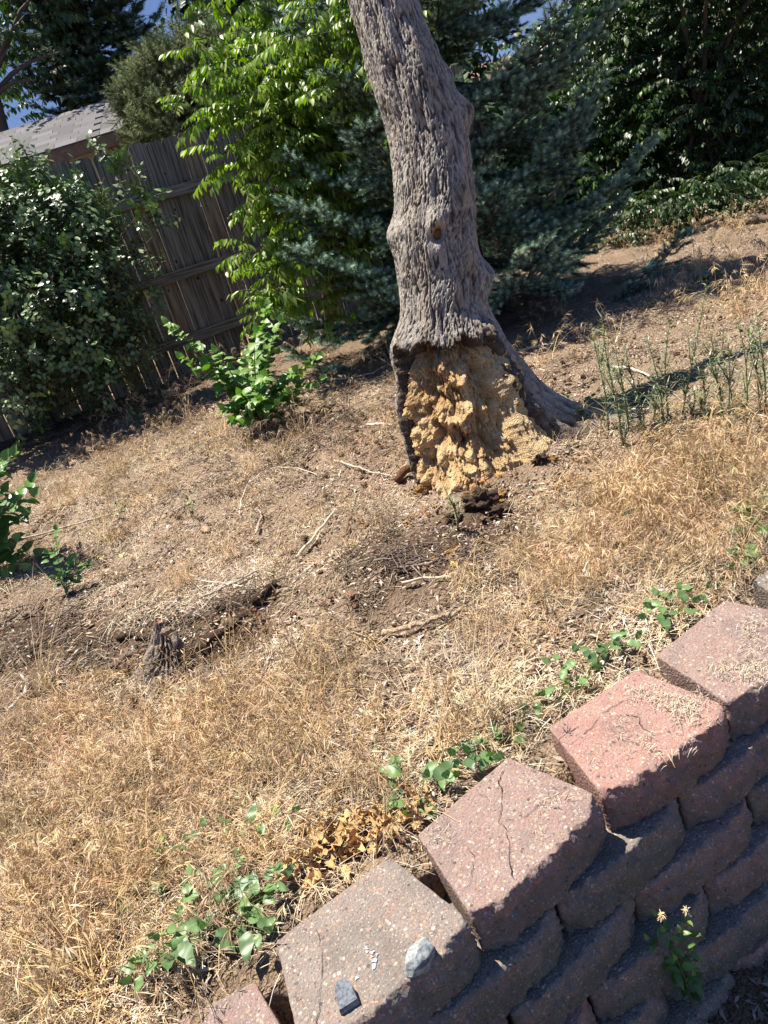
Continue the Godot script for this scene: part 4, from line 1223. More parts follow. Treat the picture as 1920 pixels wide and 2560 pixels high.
func loose() -> void:
	R.seed = 200
	var pale := Color(0.56, 0.46, 0.34); var grey := Color(0.42, 0.36, 0.30); var dark := Color(0.10, 0.07, 0.05)
	stick("stick", "thick pale stick lying alone in straw in the yard's middle", [[962, 1600], [1040, 1580], [1100, 1562], [1160, 1535]], 0.0085, 0.006, pale)
	stick("stick", "pale broken stick slanting below the dark mulch patch", [[745, 1405], [775, 1370], [805, 1335], [838, 1290]], 0.006, 0.005, pale)
	stick("stick", "short splintered pale stick lying across the slanting broken stick", [[795, 1360], [812, 1333]], 0.004, 0.003, pale)
	stick("stick", "thin grey stick slanting across the litter right of the stump", [[505, 1508], [560, 1480], [610, 1455], [648, 1436]], 0.0045, 0.003, grey)
	stick("stick", "white twig crossing the thin grey stick", [[478, 1456], [540, 1465], [585, 1472], [622, 1478]], 0.0025, 0.003, Color(0.6, 0.53, 0.44))
	stick("stick", "long straight grey stick reaching from the left shrub into straw", [[25, 1362], [100, 1345], [190, 1318], [282, 1292]], 0.006, 0.004, grey)
	stick("curved_twig", "thin whitish twig bent into a wide arch", [[604, 1296], [606, 1262], [625, 1218], [660, 1188], [700, 1176], [750, 1180], [795, 1196]], 0.0035, 0.002, Color(0.58, 0.5, 0.4), 0.01)
	stick("stick", "short dark hooked stick below the arched twig", [[642, 1345], [652, 1318], [660, 1300], [648, 1284]], 0.006, 0.004, Color(0.38, 0.3, 0.22))
	stick("stick", "short dark brown stick on the mulch beside the slanting stick", [[866, 1352], [872, 1325], [882, 1295]], 0.006, 0.004, Color(0.16, 0.10, 0.07))
	stick("stick", "tan stick pointing at the left foot of the hollow", [[838, 1158], [880, 1172], [930, 1188], [985, 1200]], 0.005, 0.003, pale)
	stick("stick", "small dark stick on bare soil left of the tree", [[766, 1156], [780, 1140], [808, 1124]], 0.005, 0.003, Color(0.3, 0.24, 0.19))
	stick("stick", "flat white branch piece left of the tree foot", [[922, 1070], [950, 1068], [985, 1070]], 0.006, 0.005, Color(0.62, 0.54, 0.42))
	stick("fallen_branch", "long pale straight branch lying behind the weeds right of the root", [[1435, 1040], [1500, 1038], [1560, 1036], [1625, 1032]], 0.006, 0.004, Color(0.6, 0.53, 0.44))
	stick("curved_twig", "bleached bent twig on soil behind the weeds", [[1532, 926], [1575, 930], [1610, 942], [1650, 960]], 0.006, 0.004, Color(0.6, 0.53, 0.44))
	stick("fallen_branch", "bare grey branch in the spruce's shade", [[1302, 888], [1340, 874], [1362, 868], [1420, 866]], 0.008, 0.004, Color(0.36, 0.3, 0.25))
	stick("stick", "short white stick stub in straw left of the red block", [[905, 1790], [925, 1802], [945, 1815]], 0.006, 0.005, Color(0.62, 0.54, 0.42))
	stick("stick", "pale stick end in straw below the thick pale stick", [[1145, 1770], [1190, 1780], [1250, 1782]], 0.004, 0.003, pale)
	stick("stick", "white gnarled root piece at the left edge below the stump", [[30, 1790], [65, 1760], [80, 1730], [62, 1705]], 0.006, 0.005, Color(0.5, 0.44, 0.38), 0.015)
	stick("stick", "white stick lying in the dense straw at lower left", [[385, 1890], [392, 1940], [398, 1990]], 0.004, 0.0035, Color(0.55, 0.46, 0.34), 0.02)
	stick("stick", "bent brown stick at the edge of the mulch", [[985, 1433], [1030, 1427], [1085, 1416]], 0.004, 0.003, Color(0.3, 0.22, 0.16))
	stick("stick", "tan stick below the bent brown stick", [[1010, 1470], [1060, 1458], [1130, 1455]], 0.0045, 0.003, pale)
	stick("fallen_branch", "slender branch on the sunlit soil left of the spruce", [[820, 955], [870, 952], [930, 940], [970, 918]], 0.006, 0.003, pale)
	stick("fallen_branch", "thin dry branch across the soil behind the tree's left side", [[780, 1060], [860, 1030], [950, 990]], 0.005, 0.003, Color(0.4, 0.32, 0.25))
	stick("timber_edging", "old grey timber edging at the foot of the right trees", [[1530, 615], [1640, 597], [1760, 578], [1880, 556], [1990, 540]], 0.035, 0.035, Color(0.22, 0.19, 0.165), -0.01, "edging")
	# bark chunk and rotted pieces at the hollow
	stick("bark_chunk", "long reddish brown bark chunk leaning at the hollow's left foot", [[995, 1212], [1020, 1190], [1055, 1158]], 0.018, 0.014, Color(0.20, 0.115, 0.07), 0.012, "bark")
	for q in [[1205, 1262, 0.04, "dark rotten wood chunk with a hole in front of the hollow"], [1255, 1285, 0.025, "small dark rotten chunk right of the larger one"], [1055, 1235, 0.022, "crumbly orange wood lump at the hollow's foot"], [1135, 1300, 0.02, "small dark clod left of the rotten chunks"], [1350, 1155, 0.02, "dark lump of bark under the right flange"]]:
		var p := on(q[0], q[1])
		var mb := MB.new()
		mb.col = Color(0.12, 0.085, 0.06) if q[1] != 1235 else Color(0.45, 0.25, 0.1)
		lump(mb, Vector3(0, q[2] * 0.4, 0), Vector3(q[2] * 1.3, q[2] * 0.8, q[2]), 14, q[0], 0.7)
		var o := part(self, "wood_chunk", mb.mesh(M.bark))
		o.position = p
		tag(o, q[3], "wood chunk")
	# rocks on the nearest block
	var bt: Transform3D = blocks[2]
	var mb := MB.new()
	mb.col = Color(0.46, 0.47, 0.45)
	var cuts := []
	for k in 17: cuts.append([rdir(), rr(0.78, 1.0)])
	for i in 29:
		var th := PI * i / 28
		for j in 56:
			var d := Vector3(sin(th) * cos(PI * j / 28), cos(th), sin(th) * sin(PI * j / 28))
			var q := 1.15
			for k in cuts:
				var dt: float = d.dot(k[0])
				if dt > 0.05: q = minf(q, k[1] / dt)
			q *= 1.0 + 0.03 * nB.get_noise_3dv(d * 3.0)
			mb.col = Color(0.50, 0.51, 0.48) * (0.85 + 0.5 * absf(nB.get_noise_3dv(d * 2.0)))
			if d.x > 0.15 and nA.get_noise_3dv(d * 1.3) > -0.1: mb.col = Color(0.25, 0.27, 0.30)
			mb.p(d * q * Vector3(0.019, 0.019, 0.031) * (1.0 - 0.22 * clampf(-d.z, 0, 1) * Vector3.ONE.x))
	for i in 28:
		for j in 56: mb.q((i + 1) * 56 + (j + 1) % 56, (i + 1) * 56 + j, i * 56 + j, i * 56 + (j + 1) % 56)
	var rock := part(self, "rock", mb.mesh(M.stone))
	var g := px_on_block(1060, 2405)
	rock.transform = Transform3D(Basis(Vector3.UP, -0.75), g + Vector3(0, 0.013, 0))
	tag(rock, "pale grey fist shaped stone resting on the nearest block", "stone")
	mb = MB.new()
	mb.col = Color(0.22, 0.235, 0.26)
	var ol := [Vector2(-0.014, 0.019), Vector2(0.0145, 0.017), Vector2(0.013, -0.004), Vector2(0.008, -0.016), Vector2(-0.004, -0.018), Vector2(-0.0115, -0.008)]
	var f := []; var bk := []
	for q in ol: f.append(mb.p(Vector3(q.x, 0.013 - 0.1 * q.y, q.y)))
	mb.col = Color(0.33, 0.35, 0.38)
	for q in ol: bk.append(mb.p(Vector3(q.x * 1.08, 0.0, q.y * 1.1)))
	for i in range(1, 5): mb.t(f[0], f[i], f[i + 1]); mb.t(bk[0], bk[i + 1], bk[i])
	for i in 6: mb.q(bk[i], bk[(i + 1) % 6], f[(i + 1) % 6], f[i])
	var sl := part(self, "slate_chip", mb.mesh(M.stone, true))
	sl.transform = Transform3D(Basis(Vector3.UP, 0.22) * Basis(Vector3.RIGHT, 0.12), px_on_block(867, 2494) + Vector3(0, 0.003, 0))
	tag(sl, "small dark blue grey stone chip on the nearest block", "stone")
	# weathered stump and its root
	var sb := on(385, 1690)
	var st := thing("stump", "weathered grey splintered stump standing in the straw", "stump", sb)
	var tip := at(392, 1548, -sb.z + 0.05) - sb
	mb = MB.new()
	for i in 46:
		var s := i / 45.0
		var c := tip * s + Vector3(0.02 * sin(s * 3.0), -0.02, 0)
		for j in 61:
			var a := TAU * (j % 60) / 60.0
			var r := lerpf(0.085, 0.018, pow(s, 0.6)) * (1.0 + 0.25 * sin(a * 2.0 + 1.0))
			var k := absf(nA.get_noise_3d(cos(a) * 3.2, s * 1.6, sin(a) * 3.2))
			r *= 0.8 + 0.45 * smoothstep(0.0, 0.3, k) + 0.2 * nB.get_noise_3d(cos(a) * 5.0, s * 8.0, sin(a) * 5.0)
			if s > 0.72: r *= 1.0 - 0.6 * smoothstep(0.6, 1.0, s + 0.4 * nA.get_noise_2d(cos(a) * 6.0, sin(a) * 6.0))
			mb.col = Color(0.15, 0.12, 0.10).lerp(Color(0.42, 0.37, 0.315), smoothstep(0.05, 0.3, k))
			mb.p(c + Vector3(cos(a) * r, 0, sin(a) * r * 1.2))
	for i in 45:
		for j in 60:
			var k := i * 61 + j
			mb.q(k + 1, k, k + 61, k + 62)
	part(st, "snag", mb.mesh(M.bark))
	mb = MB.new()
	mb.col = Color(0.36, 0.28, 0.2)
	lump(mb, at(420, 1578, -sb.z - 0.02) - sb, Vector3(0.02, 0.012, 0.014), 12, 5.0, 0.4)
	part(st, "branch_stub", mb.mesh(M.bark))
	stick("half_buried_root", "dark half buried root running right from the stump", [[440, 1665], [500, 1620], [570, 1570], [640, 1520], [680, 1480]], 0.022, 0.009, Color(0.09, 0.065, 0.05), -0.012, "root")
	stick("half_buried_root", "grey half buried root running left from the stump", [[345, 1640], [290, 1668], [230, 1690], [160, 1700]], 0.014, 0.007, Color(0.26, 0.21, 0.17), 0.0, "root")
	stick("half_buried_root", "thin dark root forking from the root right of the stump", [[520, 1600], [560, 1620], [610, 1600]], 0.012, 0.006, Color(0.08, 0.06, 0.045), 0.0, "root")
	stick("half_buried_root", "short black root stub at the right end of the dark strip", [[640, 1515], [660, 1500], [690, 1465]], 0.014, 0.011, Color(0.07, 0.05, 0.04), 0.008, "root")
	stick("half_buried_root", "dark root piece close to the left side of the stump", [[300, 1600], [340, 1590], [372, 1600]], 0.012, 0.008, Color(0.10, 0.08, 0.06), 0.0, "root")
	# bark flake and a dark leaf by the tiny seedling
	for q in [[505, 1330, 0.05, Color(0.42, 0.27, 0.17), "curled brown bark flake beside the tiny green seedling"], [487, 1108, 0.03, Color(0.55, 0.27, 0.05), "single orange leaf left of the sapling"], [535, 1022, 0.03, Color(0.55, 0.5, 0.44), "pale dry leaf under the sapling"], [235, 1560, 0.035, Color(0.55, 0.43, 0.3), "pale curled leaf left of the stump"], [250, 1405, 0.025, Color(0.6, 0.42, 0.05), "yellow leaf right of the small seedling"], [310, 1390, 0.035, Color(0.52, 0.48, 0.2), "yellow green fallen leaf in the straw"], [425, 1320, 0.02, Color(0.7, 0.66, 0.6), "white stone chip in the straw"], [1125, 1420, 0.035, Color(0.45, 0.3, 0.08), "yellow brown leaf on the mulch"], [1235, 1420, 0.04, Color(0.5, 0.46, 0.42), "grey dried leaf in the straw right of the mulch"], [1475, 1450, 0.05, Color(0.46, 0.43, 0.4), "crumpled grey dry leaf among straw stems"], [1640, 1490, 0.05, Color(0.6, 0.57, 0.53), "whitish crumpled leaf behind the right block"], [255, 1240, 0.03, Color(0.6, 0.36, 0.06), "small orange leaf near the left shrub"]]:
		mb = MB.new()
		mb.col = q[3]
		mb.leaf(Transform3D(frame(Vector3(rr(-1, 1), 0.25, rr(-1, 1)), Vector3.UP)), q[2], q[2] * 0.75, 1.1, 0.5, 6, 0.6, 0.12)
		var o := part(self, "fallen_leaf", mb.mesh(M.litter))
		o.position = on(q[0], q[1], 0.012)
		tag(o, q[4], "leaf" if not "stone" in q[4] else "stone")
	# heap of dried leaves behind the nearest block
	var dl := leaf_meshes(0.032, 0.021, Color(0.40, 0.23, 0.095), Color(0.66, 0.43, 0.20), 0.6, M.litter, 210, 7, 0.34)
	R.seed = 211
	for k in 190:
		var c: Array = [[930, 2110], [800, 2110], [870, 2080], [1000, 2080], [770, 2190], [830, 2150], [1040, 2020], [940, 2060], [1010, 2130]][k % 9]
		var p := on(c[0] + rr(-45, 45), c[1] + rr(-28, 28))
		if outside(p.x, p.z) > -0.19: continue
		var o := part(self, "dried_leaf", dl[R.randi() % 7], Transform3D(frame(rdir() + Vector3(0, 0.25, 0), rdir()).scaled(Vector3.ONE * rr(0.6, 1.1)), Vector3(p.x, gh(p.x, p.z) + rr(0.006, 0.03), p.z)))
		tag(o, "curled orange brown dried leaf in the heap behind the nearest blocks", "leaf", "dried leaves heaped behind the blocks")

func px_on_block(x: float, y: float) -> Vector3:      # a point on the top course's upper face
	var d := dirpx(x, y)
	var t := 1.0 / (0.045 * d.x - d.y)
	return eye + d * t

# ---------------------------------------------------------------- dry grass and litter
var zones := []
func zone(list: Array, x: float, z: float, base: float) -> float:
	var s := base
	for b in list:
		s += b[3] * exp(-(pow(x - b[0], 2) + pow(z - b[1], 2)) / (b[2] * b[2]))
	return s
func zoned(px: Array) -> Array:
	var a := []
	for b in px:
		var p := on(b[0], b[1]); a.append([p.x, p.z, b[2], b[3]])
	return a

func tangle(sd: int, n: int, rad: float, lo: float, hi: float, l0: float, l1: float, w: float, heads := 0) -> ArrayMesh:
	R.seed = sd
	var mb := MB.new()
	for i in n:
		var a := rr(0, TAU); var r := rad * sqrt(R.randf())
		var d := rr(0, TAU); var e := rr(lo, hi)
		mb.col = jit(Color(0.60, 0.49, 0.32).lerp(Color(0.42, 0.31, 0.19), R.randf()), 0.28)
		if R.randf() < 0.3: mb.col = jit(Color(0.66, 0.59, 0.47).lerp(Color(0.42, 0.36, 0.29), R.randf()), 0.15)
		mb.blade(Vector3(cos(a) * r, rr(0.0, 0.012), sin(a) * r), Vector3(cos(d) * cos(e), sin(e), sin(d) * cos(e)), rr(l0, l1), w * rr(0.7, 1.3), rr(0.2, 1.8), 3)
	for i in heads: seedhead(mb, Vector3(rr(-1, 1) * rad, 0, rr(-1, 1) * rad), rr(0.06, 0.13), rr(0.4, 1.2))
	return mb.mesh(M.straw)

func seedhead(mb: MB, b: Vector3, h: float, lean: float) -> void:      # a stem bending over, with drooping spikelets
	var a := rr(0, TAU)
	var dir := Vector3(cos(a) * lean, 1.0, sin(a) * lean).normalized()
	mb.col = jit(Color(0.54, 0.40, 0.22), 0.2)
	var e := mb.blade(b, dir, h, 0.0018, 0.8, 4)
	var back := (b + dir * h * 0.6 - e)
	for i in R.randi_range(9, 15):
		var s := R.randf()
		var p := e + back * s * 0.5
		var d := (Vector3(cos(a), -0.6, sin(a)) + rdir() * 0.9).normalized()
		mb.col = jit(Color(0.62, 0.49, 0.32).lerp(Color(0.48, 0.34, 0.20), R.randf()), 0.2)
		var side := d.cross(rdir()).normalized() * rr(0.0006, 0.0012)
		var L := rr(0.014, 0.032)
		var i0 := mb.p(p); var i1 := mb.p(p + d * L * 0.45 + side); var i2 := mb.p(p + d * L * 0.45 - side); var i3 := mb.p(p + d * L + Vector3(0, -0.004, 0))
		mb.t(i0, i1, i2); mb.t(i1, i3, i2)

func tuft(sd: int, n: int, h0: float, h1: float, lean: float) -> ArrayMesh:
	R.seed = sd
	var mb := MB.new()
	for i in n:
		seedhead(mb, Vector3(rr(-0.025, 0.025), 0, rr(-0.025, 0.025)), rr(h0, h1), rr(0.05, lean))
	for i in n:
		var a := rr(0, TAU)
		mb.col = jit(Color(0.47, 0.33, 0.17), 0.25)
		mb.blade(Vector3(rr(-0.03, 0.03), 0, rr(-0.03, 0.03)), Vector3(cos(a), rr(0.7, 2.0), sin(a)), rr(h0, h1) * 0.7, 0.0022, rr(0.4, 1.5), 3)
	return mb.mesh(M.straw)

func scatter(called: String, label: String, meshes: Array, per: float, list: Array, base: float, x0: float, x1: float, z0: float, z1: float, s0: float, s1: float, tint: float, lift := 0.0, warm := Color.WHITE, tilt := 0.15) -> void:
	var xs := []; var cs := []
	for m in meshes: xs.append([]); cs.append([])
	var n := int((x1 - x0) * (z1 - z0) * per)
	for i in n:
		var x := rr(x0, x1); var z := rr(z0, z1)
		var o := outside(x, z)
		if o > -0.20: continue
		var d := zone(list, x, z, base) + 0.6 * nA.get_noise_2d(x * 8.0 + 3.0, z * 8.0) + 0.5 * nA.get_noise_2d(x * 3.0, z * 3.0 + 50.0) + (0.55 * nA.get_noise_2d(x * 5.0 + 70.0, z * 5.0) if called == "dry_grass" else 0.0) - (0.7 * clampf(mulch_and_shade_at(x, z), 0, 1) if "grass" in called or "straw" in called else 0.0)
		if R.randf() > d: continue
		var ta := Vector2(x - 0.4, z + 2.72).length()
		if ta < 0.24: continue
		var p := Vector3(x, gh(x, z) + lift, z)
		if not seen(p): continue
		var k := R.randi() % meshes.size()
		var bs := Basis(Vector3.UP, rr(0, TAU)) * Basis(Vector3.RIGHT, rr(-tilt, tilt))
		xs[k].append(Transform3D(bs.scaled(Vector3.ONE * rr(s0, s1)), p))
		var t := 1.0 + rr(-tint, tint) + 0.42 * nA.get_noise_2d(x * 4.0 + 20.0, z * 4.0)
		cs[k].append(Color(t * warm.r, t * warm.g * (1.0 + rr(-0.06, 0.06)), t * warm.b * (1.0 + rr(-0.12, 0.12))))
	for k in meshes.size():
		if xs[k].size() == 0: continue
		var o := many(self, called, meshes[k], xs[k], cs[k])
		tag(o, label)

func grass() -> void:
	# where dry grass stands thick (photo spots turned into places on the ground)
	var bare := zoned([[930, 1100, 0.4, 1.0], [880, 1200, 0.25, 0.6], [560, 1640, 0.12, 0.9], [640, 1620, 0.11, 0.8], [1370, 1220, 0.16, 1.0], [1400, 920, 0.6, 1.2], [1650, 890, 0.6, 1.0], [1800, 760, 0.6, 1.0], [1100, 1400, 0.22, 0.5], [1550, 720, 0.6, 0.7], [1000, 900, 0.5, 0.5], [1150, 1290, 0.2, 0.6], [1100, 1450, 0.3, 0.5], [750, 1250, 0.5, 0.35], [500, 1350, 0.35, 0.25]])
	var all_ := thick.duplicate()
	for b in bare: all_.append([b[0], b[1], b[2], -b[3]])
	var flat := []; var mid := []; var tall := []; var bristle := []
	for k in 4: flat.append(tangle(300 + k, 40, 0.095, -0.02, 0.25, 0.02, 0.10, 0.0014))
	for k in 4: mid.append(tangle(310 + k, 34, 0.06, 0.1, 1.1, 0.035, 0.11, 0.0012, 5))
	for k in 4: tall.append(tuft(320 + k, 9, 0.08, 0.17, 0.9))
	for k in 2: bristle.append(tangle(330 + k, 26, 0.022, 0.8, 1.5, 0.03, 0.07, 0.0013))
	R.seed = 340
	scatter("straw_litter", "loose dry straw lying over the yard soil", flat, 450.0, all_, 0.46, -2.6, 2.6, -4.6, -0.6, 0.8, 1.3, 0.22, 0.003)
	scatter("straw_litter", "loose dry straw on the far part of the yard", flat, 60.0, all_, 0.12, -3.6, 4.5, -7.5, -4.6, 1.2, 1.9, 0.22, 0.003)
	R.seed = 341
	scatter("dry_grass", "tangled dead golden cheatgrass", mid, 330.0, thick, -0.2, -2.2, 2.2, -4.4, -0.6, 0.7, 1.25, 0.25, 0.0, Color(0.98, 0.93, 0.87))
	for b in bare: b[3] *= 1.0
	R.seed = 342
	scatter("dry_grass", "upright dead grass with drooping seed heads", tall, 240.0, thick, -0.3, -2.6, 3.2, -5.0, -0.6, 0.6, 1.3, 0.22, 0.0, Color(0.96, 0.91, 0.85))
	scatter("dry_grass", "dead seed headed grass along the yard's far edge", tall, 34.0, zoned([[1900, 545, 0.7, 0.8], [1700, 590, 0.5, 0.5], [1500, 640, 0.4, 0.4], [450, 980, 0.5, 0.6], [380, 1050, 0.4, 0.5], [1880, 680, 0.5, 0.6], [1620, 790, 0.3, 0.6], [1820, 760, 0.25, 0.5]]), -0.2, -3.0, 4.5, -7.5, -3.2, 1.3, 2.1, 0.22)
	scatter("dry_grass", "tall dead seed headed grass standing right of the tree", tall, 120.0, zoned([[1700, 1150, 0.25, 1.0], [1880, 1190, 0.2, 1.0], [1550, 1180, 0.15, 0.8], [1450, 1330, 0.15, 0.6], [1800, 1330, 0.25, 1.0], [1620, 1260, 0.2, 0.8], [1400, 1160, 0.17, -2.0], [1480, 1110, 0.12, -1.0]]), -0.3, -1.8, 2.4, -3.4, -0.9, 0.9, 1.6, 0.22, 0.0, Color(0.86, 0.82, 0.76))
	R.seed = 343
	scatter("dry_grass", "short reddish bristles of dead seedling grass", bristle, 40.0, zoned([[700, 1230, 0.35, 0.6], [600, 1350, 0.3, 0.5], [900, 1150, 0.3, 0.5], [500, 1250, 0.4, 0.5], [750, 1450, 0.3, 0.4]]), 0.03, -2.0, 1.2, -4.2, -1.2, 0.8, 1.5, 0.2, 0.0, Color(1.0, 0.82, 0.7))
	# chips, crumbs, pebbles
	var chips := []; var clods := []; var crumbs := []
	R.seed = 350
	for k in 3:
		var mb := MB.new()
		for i in 16:
			var c := [Color(0.20, 0.155, 0.12), Color(0.32, 0.255, 0.20), Color(0.42, 0.345, 0.27), Color(0.46, 0.39, 0.31), Color(0.26, 0.19, 0.14)]
			mb.col = jit(c[R.randi() % 5], 0.25)
			var a := rr(0, TAU)
			mb.leaf(Transform3D(frame(Vector3(cos(a), rr(-0.1, 0.35), sin(a)), Vector3(rr(-0.4, 0.4), 1, rr(-0.4, 0.4))), Vector3(rr(-0.07, 0.07), rr(0.0, 0.006), rr(-0.07, 0.07))), rr(0.008, 0.03), rr(0.002, 0.0085), rr(0, 1.2), 0.3, 2, 0.8)
		chips.append(mb.mesh(M.litter))
		mb = MB.new()
		for i in 9:
			mb.col = jit(Color(0.33, 0.235, 0.165), 0.3)
			var r := rr(0.002, 0.007) if i else 0.010
			lump(mb, Vector3(rr(-0.07, 0.07), r * 0.3, rr(-0.07, 0.07)), Vector3(r, r * 0.7, r * 1.1), 4, i + k * 10.0, 0.5)
		clods.append(mb.mesh(M.soil))
		mb = MB.new()
		for i in 10:
			mb.col = jit(Color(0.50, 0.30, 0.12), 0.3)
			var r := rr(0.003, 0.011)
			lump(mb, Vector3(rr(-0.05, 0.05), r * 0.3, rr(-0.05, 0.05)), Vector3(r, r * 0.6, r * 1.2), 4, i + k * 10.0, 0.7)
		crumbs.append(mb.mesh(M.wood))
	R.seed = 351
	var lit := zoned([[1080, 1380, 0.25, 0.8], [1150, 1600, 0.3, 0.5], [1000, 1750, 0.25, 0.4], [950, 1450, 0.3, 0.8], [600, 1350, 0.5, 0.5], [560, 1550, 0.2, 0.8], [1200, 1290, 0.2, 0.9], [800, 1250, 0.4, 0.4], [1000, 980, 0.6, 0.3], [250, 1020, 0.8, 0.5], [1300, 1500, 0.3, 0.4], [700, 830, 0.8, 0.4]])
	scatter("leaf_litter", "brown wood chips and leaf scraps strewn over the soil", chips, 330.0, lit, 0.55, -2.4, 2.4, -4.6, -0.6, 0.7, 1.3, 0.3, 0.002)
	scatter("leaf_litter", "brown leaf scraps on the soil near the fence", chips, 70.0, lit, 0.45, -3.6, 3.6, -7.0, -4.6, 1.0, 1.6, 0.3, 0.002)
	scatter("soil_clods", "small clods and pebbles on the bare soil", clods, 170.0, zoned([[1000, 1000, 0.8, 0.4], [1370, 1220, 0.3, 0.4], [1100, 1350, 0.3, 0.5]]), 0.3, -2.0, 2.4, -4.6, -0.9, 0.6, 1.4, 0.25, 0.0)
	var tw := []
	for k in 2:
		var mb := MB.new()
		for i in 12:
			mb.col = jit(Color(0.16, 0.115, 0.085).lerp(Color(0.36, 0.29, 0.22), R.randf() * R.randf()), 0.2)
			var a := rr(0, TAU); var c := Vector3(rr(-0.07, 0.07), rr(0.003, 0.02), rr(-0.07, 0.07)); var d := Vector3(cos(a), rr(-0.1, 0.35), sin(a)) * rr(0.03, 0.09)
			mb.tube([c, c + d * 0.5 + rdir() * 0.005, c + d], [0.0018, 0.0014, 0.0007], 4)
		tw.append(mb.mesh(M.twig))
	R.seed = 356
	scatter("twig_litter", "dark broken twigs and roots strewn over the soil", tw, 260.0, zoned([[60, 1620, 0.2, 1.2], [200, 1640, 0.15, 1.2], [450, 1600, 0.15, 1.0], [620, 1520, 0.15, 0.9], [1080, 1380, 0.25, 0.6], [960, 1450, 0.25, 0.5], [250, 1000, 0.8, 0.8], [750, 1150, 0.4, 0.3], [900, 950, 0.5, 0.3]]), -0.05, -2.6, 2.2, -6.2, -0.8, 0.7, 1.4, 0.3, 0.0)
	R.seed = 352
	scatter("wood_crumbs", "orange crumbs of rotted wood fallen from the hollow", crumbs, 330.0, zoned([[1060, 1235, 0.08, 1.0], [1160, 1245, 0.1, 1.0], [1240, 1240, 0.08, 0.9], [1130, 1290, 0.1, 0.4]]), -0.12, -0.1, 0.8, -2.7, -1.9, 0.6, 1.2, 0.25)
	R.seed = 355
	for q in [[1640, 1470, 1720, 1330, "fan of long pale dry stalks bending over the right block"], [1200, 1830, 1170, 1640, "upright clump of dead grass behind the red block"], [110, 1740, 60, 1560, "dark clump of dry grass at the left edge"]]:
		var b := on(q[0], q[1]); var e := at(q[2], q[3], -b.z) - b
		var mb := MB.new()
		for i in 46:
			mb.col = jit(Color(0.62, 0.50, 0.30), 0.2)
			var d: Vector3 = (e.normalized() + rdir() * 0.55 + (Vector3(0.7, 0, 0.2) if i % 2 and q[0] == 1640 else Vector3.ZERO)).normalized()
			d.y = absf(d.y)
			var o2 := Vector3(rr(-1, 1), 0, rr(-1, 1)) * 0.035
			var tip := mb.blade(o2, d, e.length() * rr(0.6, 1.3), 0.0019, rr(0.2, 0.9), 6)
			if i % 3: seedhead(mb, tip - d * 0.03, 0.03, 1.0)
		var o := part(self, "grass_clump", mb.mesh(M.straw))
		o.position = b
		tag(o, q[4], "grass clump")
	# straw that lies on the blocks, and litter below the wall
	var bits := []
	for k in 2: bits.append(tangle(360 + k, 16, 0.03, -0.05, 0.1, 0.008, 0.03, 0.0012))
	R.seed = 361
	var xs := []; var cs := []
	for q in [[1690, 1760, 50, 22, 16], [1640, 1740, 70, 16, 10], [1720, 1800, 50, 25, 9], [1600, 1850, 120, 60, 8], [1850, 1680, 60, 20, 20], [1880, 1600, 40, 50, 10], [1330, 2030, 130, 90, 5], [1100, 2090, 30, 30, 3]]:
		for i in q[4]:
			var p := px_on_block(q[0] + rr(-q[2], q[2]), q[1] + rr(-q[3], q[3]))
			xs.append(Transform3D(Basis(Vector3.UP, rr(0, TAU)).scaled(Vector3.ONE * rr(0.6, 1.1)), p + Vector3(0, 0.003, 0)))
			cs.append(jit(Color(1.1, 1.1, 1.1), 0.15))
	var so := many(self, "straw_scraps", bits[0], xs, cs)
	tag(so, "dry straw scraps scattered on the tops of the wall blocks")
	xs = []; cs = []
	for i in 700:
		var e := rr(-0.3, 1.6); var q := rr(0.12, 0.8)
		var w := WALL_P + WALL_E * e + WALL_O * q
		xs.append(Transform3D(Basis(Vector3.UP, rr(0, TAU)), Vector3(w.x, gh(w.x, w.y) + 0.002, w.y)))
		cs.append(jit(Color(0.8, 0.8, 0.8), 0.3))
	tag(many(self, "leaf_litter", chips[1], xs, cs), "dark leaf litter on the ground below the wall")
	xs = []; cs = []
	for i in 26:
		var e := rr(0.1, 1.6); var q := rr(0.12, 0.7)
		var w := WALL_P + WALL_E * e + WALL_O * q
		xs.append(Transform3D(Basis(Vector3.UP, rr(0, TAU)), Vector3(w.x, gh(w.x, w.y), w.y)))
		cs.append(jit(Color(0.9, 0.9, 0.9), 0.3))
	tag(many(self, "dry_grass", mid[1], xs, cs), "dead grass on the ground below the wall")

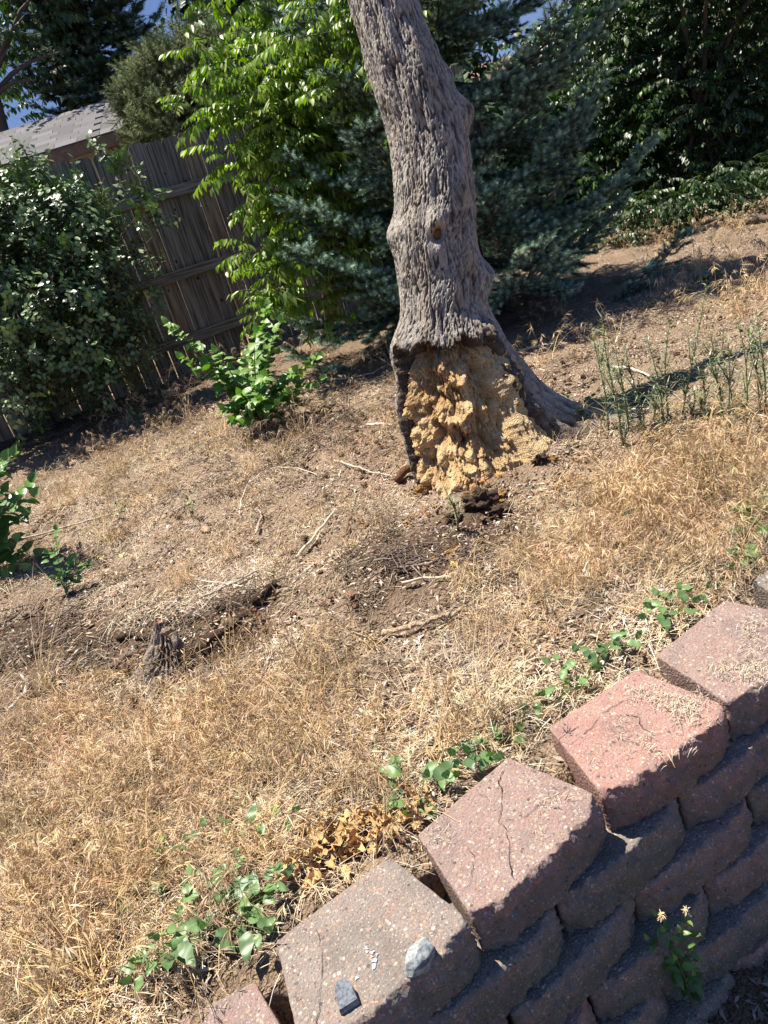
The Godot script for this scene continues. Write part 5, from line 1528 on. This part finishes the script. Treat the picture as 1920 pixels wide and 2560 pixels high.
# ---------------------------------------------------------------- the scene
func _ready() -> void:
	var p := deg_to_rad(PITCH); var r := deg_to_rad(ROLL)
	var f := Vector3(0, -sin(p), -cos(p)); var u0 := Vector3(0, cos(p), -sin(p)); var r0 := Vector3.RIGHT
	cb = Basis(r0 * cos(r) - u0 * sin(r), r0 * sin(r) + u0 * cos(r), -f)
	var cam := Camera3D.new()
	cam.name = "camera"
	cam.transform = Transform3D(cb, eye)
	cam.fov = rad_to_deg(2.0 * atan(1280.0 / FPX))
	cam.near = 0.05; cam.far = 400.0
	add_child(cam)
	cam.current = true
	var env := Environment.new()
	env.background_mode = Environment.BG_SKY
	var sky := Sky.new()
	var sm := ProceduralSkyMaterial.new()
	sm.sky_top_color = Color(0.40, 0.55, 0.82)
	sm.sky_horizon_color = Color(0.68, 0.79, 0.95)
	sm.sky_curve = 0.12
	sm.ground_bottom_color = Color(0.30, 0.26, 0.2)
	sm.ground_horizon_color = Color(0.5, 0.55, 0.6)
	sm.energy_multiplier = 0.40
	sky.sky_material = sm
	env.sky = sky
	env.tonemap_mode = Environment.TONE_MAPPER_LINEAR
	env.tonemap_exposure = 2.05
	env.sdfgi_enabled = true; env.ssao_enabled = true; env.ssil_enabled = true
	var we := WorldEnvironment.new()
	we.name = "world_environment"
	we.environment = env
	add_child(we)
	var sun := DirectionalLight3D.new()
	sun.name = "sun"
	sun.light_energy = 1.6
	sun.light_color = Color(1.0, 0.97, 0.92)
	sun.light_angular_distance = 0.5
	sun.shadow_enabled = true
	var el := deg_to_rad(67.0); var az := deg_to_rad(38.0)
	var to := Vector3(-cos(el) * cos(az), sin(el), -cos(el) * sin(az))
	add_child(sun)
	sun.look_at_from_position(to * 30.0, Vector3.ZERO, Vector3.FORWARD)

	R.seed = 7
	nA.seed = 3; nA.frequency = 1.0; nA.fractal_type = FastNoiseLite.FRACTAL_NONE
	nB.seed = 5; nB.frequency = 1.0; nB.fractal_octaves = 4
	nC.seed = 9; nC.frequency = 1.0; nC.noise_type = FastNoiseLite.TYPE_CELLULAR; nC.fractal_type = FastNoiseLite.FRACTAL_NONE
	materials()
	ground()
	wall()
	old_tree()
	fence()
	shed()
	trees()
	plants()
	loose()
	grass()
